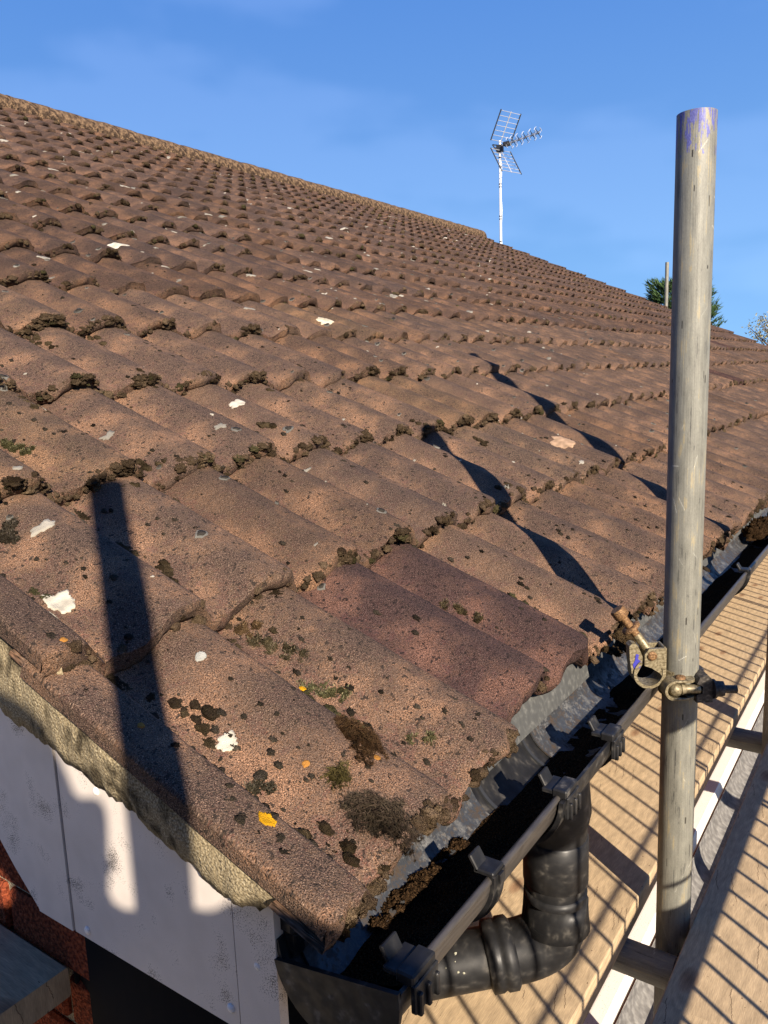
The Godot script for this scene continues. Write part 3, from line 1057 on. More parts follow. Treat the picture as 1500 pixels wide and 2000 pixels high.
	spot.call("small grey white lichen right of the pole shadow", 0.271, -0.223, 0.006, 0.005, Color(0.42, 0.43, 0.42))
	spot.call("cream lichen spot in the middle of the roof", 1.347, 1.249, 0.028, 0.022, Color(0.72, 0.66, 0.52))
	spot.call("white lichen speck in the fourth course", 0.831, 0.366, 0.012, 0.014, Color(0.62, 0.58, 0.52))
	spot.call("long white lichen smear high on the left", 2.017, 0.940, 0.022, 0.045, Color(0.66, 0.62, 0.55))
	spot.call("pale pink worn patch right of the middle pole shadow", 0.477, 1.242, 0.03, 0.026, Color(0.45, 0.31, 0.22))
	spot.call("bright yellow lichen spot near the verge", 0.068, -0.338, 0.009, 0.005, Color(0.68, 0.36, 0.015))
	spot.call("tiny yellow lichen beside the green and grey moss", 0.190, -0.140, 0.004, 0.003, Color(0.68, 0.36, 0.015))
	for e in [[0.215, -0.345, "tiny orange lichen dot on the verge tile, up the slope from the yellow spot"], [0.10, -0.245, "tiny orange lichen dot at the left edge of the reddish moss tuft"], [0.055, -0.20, "tiny orange lichen dot between the two big bristly tufts"], [0.335, -0.345, "tiny orange lichen dot on the second verge tile below the large white lichen"], [0.045, -0.30, "tiny orange lichen dot right of the yellow spot, towards the gutter"]]:
		var st := tool()
		crust(st, e[0], e[1], 0.0035, 0.003, 0.0012, Color(0.42, 0.20, 0.05), 0.2, 16, 2, 0.3)
		tag(build(st, "orange_lichen", M.crust), e[2], "lichen", "orange lichen dots")

# ---------- house below ----------
func make_house() -> void:
	var h := thing("house", "brick house gable with white plastic box end under the verge", "house", Vector3(0, -5.0, 0))
	var place := func(o: Node3D) -> void: o.position = Vector3(0, 5.0, 0)
	# bargeboard panels: vertical joints, foot cut level, then up along the rake
	var zf := 0.340
	var panels := [[-0.0555, -0.1025], [-0.105, -0.342], [-0.3445, -0.404], [-0.4065, -0.9], [-0.9025, -1.9], [-1.9025, -3.0]]
	var foot := func(x: float) -> float:
		return -0.186 if x > -0.412 else minf(-0.186 + (-0.412 - x) * 1.05, -x * tan(PITCH) - 0.271)
	for i in panels.size():
		var a: float = panels[i][0]
		var b: float = panels[i][1]
		var xs := [a]
		for q in range(1, 12): xs.append(lerpf(a, b, q / 12.0))
		xs.append(b)
		var o := PackedVector2Array()
		for x in xs: o.append(Vector2(x, minf(mortar_low(x) + 0.022, -x * tan(PITCH) - 0.045)))
		xs.reverse()
		for x in xs: o.append(Vector2(x, foot.call(x)))
		var st := tool()
		prism(st, o, 0.010, Basis.IDENTITY, Vector3(0, 0, zf + (0.0015 if i % 2 == 0 else 0.0)))
		place.call(build(st, "box_end_panel", M.board, h))
	# fixing caps
	var st := tool()
	for e in [[-0.320, -0.176], [-0.115, -0.168], [-0.280, -0.011], [-0.078, -0.110]]:
		st = tool()
		lump(st, Vector3(e[0], e[1], zf + 0.005), Vector3(0.0045, 0.0025, 0.0045), Basis(Vector3.RIGHT, PI / 2), 18, 6, 0, Color.WHITE, 0, 0.0)
		place.call(build(st, "fixing_cap", M.white, h))
	# walls
	st = tool()
	var gable := PackedVector2Array([Vector2(-0.34, -5.0), Vector2(-0.34, -0.02), Vector2(-5.31, 2.30), Vector2(-10.28, -0.02), Vector2(-10.28, -5.0)])
	prism(st, gable, 0.2, Basis.IDENTITY, Vector3(0, 0, 0.188))
	place.call(build(st, "gable_wall", M.mortar, h))
	st = tool()
	prism(st, gable, 0.2, Basis.IDENTITY, Vector3(0, 0, -FAR + 0.15))
	place.call(build(st, "far_gable_wall", M.brick, h))
	st = tool()
	box(st, Vector3(-0.44, -2.6, -4.95), Vector3(0.2, 4.9, 10.05), 0.002)
	place.call(build(st, "front_wall", M.brick, h))
	st = tool()
	box(st, Vector3(-0.20, -0.176, -4.98), Vector3(0.28, 0.012, 10.5), 0.001)
	place.call(build(st, "soffit", M.white, h))
	st = tool()
	box(st, Vector3(-0.068, -0.120, -4.97), Vector3(0.018, 0.12, 10.55), 0.002)
	place.call(build(st, "fascia", M.white, h))
	# bricks of the gable by the scaffold
	for r in 9:
		var y := -0.10 - r * 0.075
		for q in 5:
			var x := -0.235 - q * 0.225 - (0.1125 if r % 2 == 1 else 0.0)
			st = tool()
			box(st, Vector3(x, y - 0.0325, 0.245 + rng.randf() * 0.003), Vector3(0.215, 0.065, 0.10), 0.004)
			place.call(build(st, "brick", M.brick, h))

# ---------- gutter ----------
func shell(st: SurfaceTool, c: Vector3, r: float, thick: float, z0: float, z1: float, a0: float, a1: float, n := 24) -> void:
	st.set_smooth_group(0)
	var P := func(a: float, rr: float, z: float) -> Vector3: return Vector3(c.x + cos(a) * rr, c.y + sin(a) * rr, z)
	for i in n:
		var a := lerpf(a0, a1, float(i) / n)
		var b := lerpf(a0, a1, float(i + 1) / n)
		st.set_smooth_group(0)
		quad(st, P.call(a, r, z0), P.call(b, r, z0), P.call(b, r, z1), P.call(a, r, z1))
		st.set_smooth_group(1)
		quad(st, P.call(a, r - thick, z1), P.call(b, r - thick, z1), P.call(b, r - thick, z0), P.call(a, r - thick, z0))
		st.set_smooth_group(-1)
		quad(st, P.call(a, r, z0), P.call(a, r - thick, z0), P.call(b, r - thick, z0), P.call(b, r, z0))
		quad(st, P.call(b, r, z1), P.call(b, r - thick, z1), P.call(a, r - thick, z1), P.call(a, r, z1))
	for a in [a0, a1]:
		quad(st, P.call(a, r, z0), P.call(a, r, z1), P.call(a, r - thick, z1), P.call(a, r - thick, z0))

const GC := Vector3(0.004, -0.070, 0)
const GR := 0.0575

func clip(st: SurfaceTool, z: float, wide: float, tall := 0.012) -> void:
	# the catch that hooks over the front lip, with its upturned tongue inside
	box(st, Vector3(GC.x + GR + 0.001, GC.y + 0.004, z), Vector3(0.016, 0.010, wide), 0.0015)
	box(st, Vector3(GC.x + GR - 0.012, GC.y + 0.004, z), Vector3(0.014, 0.005, wide * 0.94), 0.001)
	box(st, Vector3(GC.x + GR - 0.021, GC.y + 0.004 + tall * 0.45, z), Vector3(0.004, tall, wide * 0.62), 0.001, Basis(Vector3(0, 0, 1), 0.5))
	box(st, Vector3(GC.x + GR + 0.0085, GC.y - 0.010, z), Vector3(0.005, 0.024, wide), 0.001)
	for q in 3:
		box(st, Vector3(GC.x + GR + 0.0115, GC.y - 0.014, z + (q - 1) * wide * 0.36), Vector3(0.005, 0.019, wide * 0.14), 0.001)

func make_gutter() -> void:
	var g := thing("gutter", "black half round plastic gutter full of silt along the eaves", "gutter", Vector3(GC.x, GC.y, 0.33))
	var place := func(o: Node3D) -> void: o.position = -g.position
	var runs := [[0.326, 0.03], [-0.135, -3.9], [-3.905, -7.9], [-7.905, -10.45]]
	for e in runs:
		var st := tool()
		shell(st, GC, GR, 0.0022, e[0], e[1], PI * 0.985, PI * 2.0, 30)
		place.call(build(st, "channel", M.gutter, g))
		st = tool()
		tube(st, [Vector3(GC.x + GR - 0.001, GC.y - 0.001, e[0]), Vector3(GC.x + GR - 0.001, GC.y - 0.001, e[1])], [0.0036, 0.0036], 12, true)
		# front strip below the lip
		shell(st, GC, GR + 0.0012, 0.001, e[0], e[1], PI * 1.80, PI * 1.985, 6)
		place.call(build(st, "front_lip", M.lip, g))
	# stop end
	var st := tool()
	var o := PackedVector2Array()
	for i in 29:
		var a := lerpf(PI, TAU, i / 28.0) + 0.19
		o.append(Vector2(cos(a) * (GR + 0.004), sin(a) * (GR + 0.004) - 0.011))
	prism(st, o, 0.004, Basis.IDENTITY, Vector3(GC.x, GC.y, 0.346))
	shell(st, GC + Vector3(0, -0.0005, 0), GR + 0.004, 0.0035, 0.345, 0.302, PI * 1.03, PI * 2.0, 28)
	place.call(build(st, "stop_end", M.black, g))
	st = tool()
	clip(st, 0.320, 0.033, 0.014)
	place.call(build(st, "front_clip", M.black, g))
	st = tool()
	box(st, Vector3(GC.x - GR + 0.002, GC.y + 0.004, 0.316), Vector3(0.020, 0.018, 0.046), 0.004)
	box(st, Vector3(GC.x - GR + 0.004, GC.y - 0.014, 0.330), Vector3(0.014, 0.022, 0.012), 0.002)
	place.call(build(st, "back_clip", M.black, g))
	# brackets
	for z in [0.186, -1.02, -1.9, -2.8, -3.7, -4.6, -5.5, -6.5]:
		st = tool()
		shell(st, GC, GR + 0.005, 0.004, z + 0.011, z - 0.011, PI * 1.0, PI * 2.02, 26)
		shell(st, GC, GR + 0.0075, 0.003, z + 0.004, z - 0.004, PI * 1.2, PI * 2.02, 24)
		box(st, Vector3(GC.x + GR - 0.006, GC.y + 0.005, z), Vector3(0.020, 0.005, 0.022), 0.0012)
		box(st, Vector3(GC.x + GR - 0.016, GC.y + 0.011, z + 0.002), Vector3(0.004, 0.016, 0.018), 0.001, Basis(Vector3(0, 0, 1), 0.55))
		place.call(build(st, "bracket", M.black, g))
	# running outlet: a wider half round with clips at both ends and a spout
	st = tool()
	shell(st, GC, GR + 0.005, 0.0035, 0.040, -0.145, PI * 0.985, PI * 2.0, 30)
	for z in [0.040, -0.145]:
		shell(st, GC, GR + 0.009, 0.005, z + 0.007, z - 0.007, PI * 1.0, PI * 2.0, 30)
	place.call(build(st, "running_outlet", M.black, g))
	for z in [0.022, -0.128]:
		st = tool()
		clip(st, z, 0.033, 0.015)
		place.call(build(st, "outlet_clip", M.black, g))
	# shallow seams inside where the rubber seal sits
	for z in [0.012, -0.112]:
		st = tool()
		shell(st, GC, GR + 0.0012, 0.0024, z + 0.0025, z - 0.0025, PI * 1.0, PI * 1.95, 26)
		place.call(build(st, "seal", M.dark, g))
	# silt, thick towards the back
	st = tool()
	var prev := []
	for i in 230:
		var z := 0.312 - i * 0.0085
		var row := []
		var lvl := 0.55 + 0.25 * noise.get_noise_1d(z * 700) + 0.1 * noise.get_noise_1d(z * 2600)
		if z < 0.0 and z > -0.36: lvl *= 0.35
		if z < -0.36: lvl *= 0.62 + 0.35 * noise.get_noise_1d(z * 380)
		for q in 15:
			var f := q / 14.0
			var a := lerpf(PI * (1.30 + 0.10 * (1 - lvl)), PI * 1.90, f)
			var x := GC.x + cos(a) * (GR - 0.003)
			var floor_y := GC.y + sin(a) * (GR - 0.002)
			var y := floor_y + lvl * 0.022 * sin(f * PI) + (noise.get_noise_2d(x * 4000, z * 4000) * 0.006 + noise.get_noise_2d(x * 1400, z * 1400) * 0.009) * sin(f * PI)
			row.append(Vector3(x, maxf(y, floor_y - 0.002), z))
		if i > 0:
			for q in 14: quad(st, prev[q], row[q], row[q + 1], prev[q + 1])
		prev = row
	for i in 34:
		var z := rng.randf_range(0.10, 0.25)
		lump(st, Vector3(GC.x - 0.036 + rng.randf() * 0.016, GC.y - 0.044 + rng.randf() * 0.004, z), Vector3(1, 0.7, 1.3) * rng.randf_range(0.0025, 0.006), Basis.IDENTITY, 16, 8, i * 3.1, Color.WHITE, 0.3, 0.5)
	for i in 16:
		lump(st, Vector3(GC.x - 0.025 + rng.randf() * 0.03, GC.y - 0.018, -1.62 + rng.randf_range(-0.1, 0.1)), Vector3.ONE * rng.randf_range(0.012, 0.026), Basis.IDENTITY, 14, 8, i * 2.3, Color.WHITE, 0.3, 0.5)
	var silt := build(st, "gutter_silt", M.silt, g)
	place.call(silt)
	silt.set_meta("kind", "stuff")

func make_downpipe() -> void:
	var d := thing("downpipe", "black round downpipe with an elbow, turning from the gutter outlet back to the wall", "downpipe", Vector3(0.022, -0.13, -0.052))
	var place := func(o: Node3D) -> void: o.position = -d.position
	var x := 0.022
	var z := -0.052
	var st := tool()
	var last := []
	for q in 33:
		var a := TAU * q / 32
		var p0 := Vector3(x - 0.004 + cos(a) * 0.041, 0, z + sin(a) * 0.052)
		p0.y = GC.y - sqrt(maxf(0.0001, pow(GR + 0.0045, 2) - pow(p0.x - GC.x, 2)))
		var col := [p0]
		for e in [[-0.138, 0.0415], [-0.158, 0.0375], [-0.180, 0.0362]]: col.append(Vector3(x + cos(a) * e[1], minf(e[0], p0.y - 0.004), z + sin(a) * e[1]))
		if q > 0:
			for e in 3: quad(st, last[e], col[e], col[e + 1], last[e + 1])
		last = col
	place.call(build(st, "spout", M.black, d))
	st = tool()
	tube(st, [Vector3(x, -0.170, z), Vector3(x, -0.172, z), Vector3(x, -0.228, z), Vector3(x, -0.230, z)], [0.036, 0.0385, 0.0385, 0.036], 36, true)
	tube(st, [Vector3(x, -0.228, z), Vector3(x, -0.246, z)], [0.0345, 0.0345], 32, false)
	place.call(build(st, "socket", M.black, d))
	st = tool()
	tube(st, [Vector3(x, -0.252, z), Vector3(x, -0.242, z), Vector3(x, -0.240, z), Vector3(x, -0.290, z), Vector3(x, -0.292, z)], [0.036, 0.0375, 0.041, 0.041, 0.037], 36, true)
	# bend
	var pts := []
	var rad := []
	var dir := Vector3(-0.785, -0.14, 0.60).normalized()
	var e0 := Vector3(x, -0.285, z)
	var e1 := e0 + Vector3(0, -0.032, 0) + dir * 0.055
	for i in 13:
		var f := i / 12.0
		var c := e0 + Vector3(0, -0.032, 0)
		pts.append(e0.lerp(c, f).lerp(c.lerp(e1, f), f))
		rad.append(0.036)
	tube(st, pts, rad, 36, true)
	place.call(build(st, "elbow", M.black, d))
	st = tool()
	tube(st, [e1 - dir * 0.004, e1, e1 + dir * 0.012, e1 + dir * 0.014, e1 + dir * 0.018, e1 + dir * 0.030, e1 + dir * 0.032], [0.036, 0.0415, 0.0415, 0.039, 0.041, 0.041, 0.035], 36, true)
	place.call(build(st, "collar", M.black, d))
	st = tool()
	tube(st, [e1 + dir * 0.03, e1 + dir * 0.36], [0.034, 0.034], 36, true)
	place.call(build(st, "offset_pipe", M.black, d))
	# bird lime spots
	st = tool()
	for i in 9:
		var a := rng.randf_range(0.3, 1.2)
		var p := e1 + dir * rng.randf_range(0.06, 0.14)
		var side := dir.cross(Vector3.UP).normalized()
		lump(st, p + (Vector3.UP * sin(a) - side * cos(a)) * 0.0336, Vector3.ONE * rng.randf_range(0.0008, 0.0022), Basis.IDENTITY, 8, 4, i, Color(0.5, 0.5, 0.42), 0.3, 0.4)
	var lime := build(st, "lime_specks", M.crust, d)
	place.call(lime)
	lime.set_meta("kind", "stuff")
	# black panel below the box end, wide enough to cover the bricks beside it
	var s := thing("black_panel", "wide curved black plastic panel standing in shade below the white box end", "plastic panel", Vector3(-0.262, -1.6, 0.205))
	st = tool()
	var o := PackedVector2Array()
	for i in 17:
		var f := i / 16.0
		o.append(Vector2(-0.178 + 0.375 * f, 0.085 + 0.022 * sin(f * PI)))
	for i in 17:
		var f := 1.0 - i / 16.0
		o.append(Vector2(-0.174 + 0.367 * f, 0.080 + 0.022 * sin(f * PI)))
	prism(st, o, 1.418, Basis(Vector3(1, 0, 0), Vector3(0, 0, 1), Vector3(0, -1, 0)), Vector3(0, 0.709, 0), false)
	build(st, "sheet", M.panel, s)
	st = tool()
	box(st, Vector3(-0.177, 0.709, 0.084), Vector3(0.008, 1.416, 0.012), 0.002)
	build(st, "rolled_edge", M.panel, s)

# ---------- scaffold ----------
func standard(label: String, x: float, z: float, y0: float, y1: float, m: Material, turn := 0.0, open_top := true) -> Node3D:
	var o := thing("scaffold_pole", label, "scaffold pole", Vector3(x, y0, z), "upright scaffold poles")
	var st := tool()
	var h := y1 - y0
	var pts := []
	var rad := []
	for i in 41:
		pts.append(Vector3(0, h * i / 40.0, 0))
		rad.append(0.02415 + 0.0001 * noise.get_noise_1d(i * 60.0 + x * 999))
	tube(st, pts, rad, 40, false, turn)
	pipe_end(st, Vector3(0, h, 0), Vector3.UP, 0.02415, 0.0035, 0.12)
	build(st, "tube", m, o)
	return o

func tube_x(label: String, called: String, a: Vector3, b: Vector3, group: String) -> void:
	var o := thing(called, label, "scaffold tube", a, group)
	var st := tool()
	tube(st, [Vector3.ZERO, (b - a) * 0.5, b - a], [0.02415, 0.02415, 0.02415], 36, true)
	build(st, "tube", M.galv2, o)

func board(label: String, x0: float, x1: float, y: float, z0: float, z1: float, m: Material, along_x := false) -> void:
	var o := thing("scaffold_board", label, "scaffold board", Vector3((x0 + x1) / 2, y, (z0 + z1) / 2), "scaffold boards")
	var st := tool()
	var w := (x1 - x0) / 2
	var l := (z1 - z0) / 2
	var th := 0.038
	var bev := 0.0022
	# profile across, swept along with a slightly uneven surface; uv: across, along
	var prof: Array
	var half := l if along_x else w
	var lng := w if along_x else l
	prof = [Vector2(-half, -th + bev), Vector2(-half, -bev), Vector2(-half + bev * 0.4, -bev * 0.3), Vector2(-half + bev, 0), Vector2(-half * 0.33, 0.0005), Vector2(half * 0.33, 0.0002), Vector2(half - bev, 0), Vector2(half - bev * 0.4, -bev * 0.3), Vector2(half, -bev), Vector2(half, -th + bev), Vector2(half - bev, -th), Vector2(-half + bev, -th)]
	var n := maxi(2, int(lng * 2 / 0.06))
	var P := func(i: int, q: int) -> Vector3:
		var v: Vector2 = prof[q]
		var k := -lng + 2 * lng * i / n
		var wob := 0.0006 * noise.get_noise_2d(k * 160 + x0 * 999, v.x * 160)
		if along_x: return Vector3(k, v.y + wob, v.x)
		return Vector3(v.x + wob, v.y + wob * 0.6, k)
	var around := 0.0
	for q in prof.size():
		var q2 := (q + 1) % prof.size()
		var stepu: float = (prof[q2] - prof[q]).length()
		st.set_smooth_group(q % 4)
		for i in n:
			var e := [[i, q], [i + 1, q], [i + 1, q2], [i, q], [i + 1, q2], [i, q2]]
			if along_x: e.reverse()
			for v in e:
				st.set_uv(Vector2((around + (stepu if v[1] == q2 else 0.0)) / 0.30, 2 * lng * v[0] / n / 0.62 + x0))
				st.add_vertex(P.call(v[0], v[1]))
		around += stepu
	st.set_smooth_group(-1)
	for i in [0, n]:
		for q in range(1, prof.size() - 1):
			for v in [0, q, q + 1]:
				st.set_uv(Vector2(prof[v].x / 0.3, prof[v].y / 0.6)); st.add_vertex(P.call(i, v))
	build(st, "timber", m, o)

func bolt(st: SurfaceTool, a: Vector3, b: Vector3, r: float, pitch := 0.0024) -> void:
	var n := int((b - a).length() / pitch * 2)
	var pts := []
	var rad := []
	for i in n + 1:
		pts.append(a.lerp(b, float(i) / n))
		rad.append(r if i % 2 == 0 else r * 0.84)
	tube(st, pts, rad, 16, true)

func strap(st: SurfaceTool, c: Vector3, r: float, wide: float, a0: float, a1: float, b: Basis, thick := 0.005) -> void:
	# a bent steel band: arc in the x-z plane of the basis, wide along its y
	st.set_smooth_group(0)
	var n := 28
	var P := func(i: int, rr: float, y: float) -> Vector3:
		var a := lerpf(a0, a1, float(i) / n)
		return c + b * Vector3(cos(a) * rr, y, sin(a) * rr)
	var w := wide / 2
	for i in n:
		st.set_smooth_group(0)
		quad(st, P.call(i, r + thick, -w), P.call(i, r + thick, w), P.call(i + 1, r + thick, w), P.call(i + 1, r + thick, -w))
		st.set_smooth_group(1)
		quad(st, P.call(i + 1, r, -w), P.call(i + 1, r, w), P.call(i, r, w), P.call(i, r, -w))
		st.set_smooth_group(-1)
		quad(st, P.call(i, r, w), P.call(i + 1, r, w), P.call(i + 1, r + thick, w), P.call(i, r + thick, w))
		quad(st, P.call(i + 1, r, -w), P.call(i, r, -w), P.call(i, r + thick, -w), P.call(i + 1, r + thick, -w))
	for i in [0, n]:
		quad(st, P.call(i, r, -w), P.call(i, r, w), P.call(i, r + thick, w), P.call(i, r + thick, -w))

func hexnut(st: SurfaceTool, a: Vector3, b: Vector3, r: float) -> void:
	var m := r * 0.93
	tube(st, [a, a.lerp(b, 0.08), a.lerp(b, 0.92), b], [m, r, r, m], 6, true)

func make_coupler() -> void:
	var o := thing("scaffold_coupler", "brass coloured double coupler clamped to the tall pole, one half open over the gutter", "scaffold coupler", Vector3(0.0910, -0.066, -0.3390))
	# the coupler is turned about the pole: r to the right, u up, f to the front
	var r_ := Vector3(0.823, 0, -0.568)
	var f_ := Vector3(0.568, 0, 0.823)
	var at := func(r: float, u: float, f: float) -> Vector3: return r_ * r + Vector3.UP * u + f_ * f
	var flat := Basis(r_, Vector3.UP, f_)             # outlines seen from the front
	var ring := Basis(r_, f_, Vector3.UP)             # bands whose axis points to the front
	var up := Basis(r_, Vector3.UP, f_)               # bands round the pole
	var st := tool()
	strap(st, Vector3.ZERO, 0.0245, 0.036, PI * 0.72, PI * 1.75, up, 0.005)
	build(st, "saddle_band", M.brass, o)
	st = tool()
	strap(st, Vector3.ZERO, 0.0245, 0.034, -PI * 0.25, PI * 0.22, up, 0.006)
	build(st, "hinged_flap", M.iron, o)
	# fork: two cheeks and a rounded back that hold the ball of the bolt
	st = tool()
	strap(st, at.call(-0.022, 0.0, 0.030), 0.0105, 0.024, PI * 0.5, PI * 1.5, ring, 0.0036)
	for sy in [-1, 1]:
		box(st, at.call(-0.014, sy * 0.0123, 0.029), Vector3(0.020, 0.0036, 0.026), 0.0012, flat)
		tube(st, [at.call(-0.005, sy * 0.0123 - 0.0018, 0.029), at.call(-0.005, sy * 0.0123 + 0.0018, 0.029)], [0.0128, 0.0128], 20, true)
	build(st, "bolt_fork", M.brass, o)
	st = tool()
	tube(st, [at.call(-0.012, 0.0135, 0.031), at.call(-0.012, 0.0168, 0.031), at.call(-0.012, 0.0175, 0.031)], [0.0070, 0.0066, 0.004], 18, true)
	build(st, "rivet", M.rust, o)
	st = tool()
	var ball := []
	var rad := []
	for i in 9:
		var a := PI * i / 8.0
		ball.append(at.call(-0.019 - cos(a) * 0.0098, -0.001, 0.033))
		rad.append(maxf(0.0006, sin(a) * 0.0098))
	tube(st, ball, rad, 20, false)
	tube(st, [at.call(-0.012, -0.001, 0.033), at.call(-0.004, -0.001, 0.033), at.call(0.014, -0.0015, 0.033)], [0.0085, 0.0062, 0.0060], 18, true)
	build(st, "bolt_shank", M.brass, o)
	st = tool()
	prism(st, PackedVector2Array([Vector2(-0.012, -0.019), Vector2(0.010, -0.019), Vector2(0.011, 0.000), Vector2(0.009, 0.014), Vector2(0.002, 0.021), Vector2(-0.008, 0.017), Vector2(-0.012, 0.008), Vector2(-0.004, 0.004), Vector2(-0.004, -0.006), Vector2(-0.012, -0.008)]), 0.022, flat, at.call(0.021, -0.001, 0.026))
	build(st, "flap_hook", M.iron, o)
	st = tool()
	tube(st, [at.call(0.0315, -0.002, 0.033), at.call(0.0345, -0.002, 0.033)], [0.0135, 0.0135], 20, true)
	hexnut(st, at.call(0.0345, -0.002, 0.033), at.call(0.046, -0.003, 0.033), 0.0115)
	build(st, "nut", M.iron, o)
	st = tool()
	bolt(st, at.call(0.045, -0.003, 0.033), at.call(0.0645, -0.004, 0.033), 0.0058)
	build(st, "bolt_thread", M.iron, o)
	# the open half: a bent saddle like a C, its flap with blue paint, the lug with the swing bolt
	var rc: Vector3 = at.call(-0.051, 0.019, 0.008)
	st = tool()
	strap(st, rc, 0.0178, 0.030, PI * 0.70, PI * 2.12, ring, 0.0042)
	build(st, "open_saddle", M.brass, o)
	st = tool()
	prism(st, PackedVector2Array([Vector2(-0.006, -0.022), Vector2(0.001, -0.024), Vector2(0.008, -0.010), Vector2(0.0085, 0.002), Vector2(0.001, 0.019), Vector2(-0.006, 0.021), Vector2(-0.010, 0.017), Vector2(-0.009, -0.002)]), 0.016, flat, at.call(-0.069, 0.041, 0.012))
	build(st, "open_flap", M.brass, o)
	st = tool()
	prism(st, PackedVector2Array([Vector2(-0.004, -0.011), Vector2(0.004, -0.009), Vector2(0.006, -0.001), Vector2(0.001, 0.004), Vector2(0.002, 0.010), Vector2(-0.002, 0.011), Vector2(-0.003, 0.002), Vector2(-0.006, -0.004)]), 0.001, flat, at.call(-0.068, 0.036, 0.0203))
	build(st, "blue_paint_mark", M.blue, o)
	st = tool()
	for f in [0.019, -0.006]:
		prism(st, PackedVector2Array([Vector2(-0.016, -0.006), Vector2(-0.006, -0.010), Vector2(0.006, -0.018), Vector2(0.010, -0.026), Vector2(0.014, -0.026), Vector2(0.014, 0.018), Vector2(-0.010, 0.018), Vector2(-0.016, 0.010)]), 0.005, flat, at.call(-0.042, 0.036, f))
	box(st, at.call(-0.0295, 0.038, 0.0065), Vector3(0.004, 0.034, 0.025), 0.001, flat)
	build(st, "lug", M.brass, o)
	st = tool()
	tube(st, [at.call(-0.048, 0.044, 0.021), at.call(-0.048, 0.044, 0.0240), at.call(-0.048, 0.044, 0.0246)], [0.0066, 0.0062, 0.004], 18, true)
	build(st, "lug_rivet", M.rust, o)
	var b0: Vector3 = at.call(-0.047, 0.045, 0.007)
	var b1: Vector3 = at.call(-0.090, 0.104, 0.0)
	var bd := (b1 - b0).normalized()
	var ln := (b1 - b0).length()
	st = tool()
	tube(st, [b0, b0 + bd * 0.003, b0 + bd * ln * 0.42], [0.0085, 0.0064, 0.0060], 18, true)
	build(st, "swing_bolt_shank", M.brass, o)
	st = tool()
	bolt(st, b0 + bd * ln * 0.42, b1 - bd * 0.006, 0.0060)
	build(st, "swing_bolt_thread", M.rust, o)
	st = tool()
	tube(st, [b0 + bd * (ln * 0.55), b0 + bd * (ln * 0.55 + 0.0035), b0 + bd * (ln * 0.55 + 0.005)], [0.0135, 0.0138, 0.009], 24, true)
	build(st, "washer", M.rust, o)
	st = tool()
	hexnut(st, b1 - bd * 0.012, b1 + bd * 0.002, 0.0108)
	build(st, "swing_nut", M.rust, o)

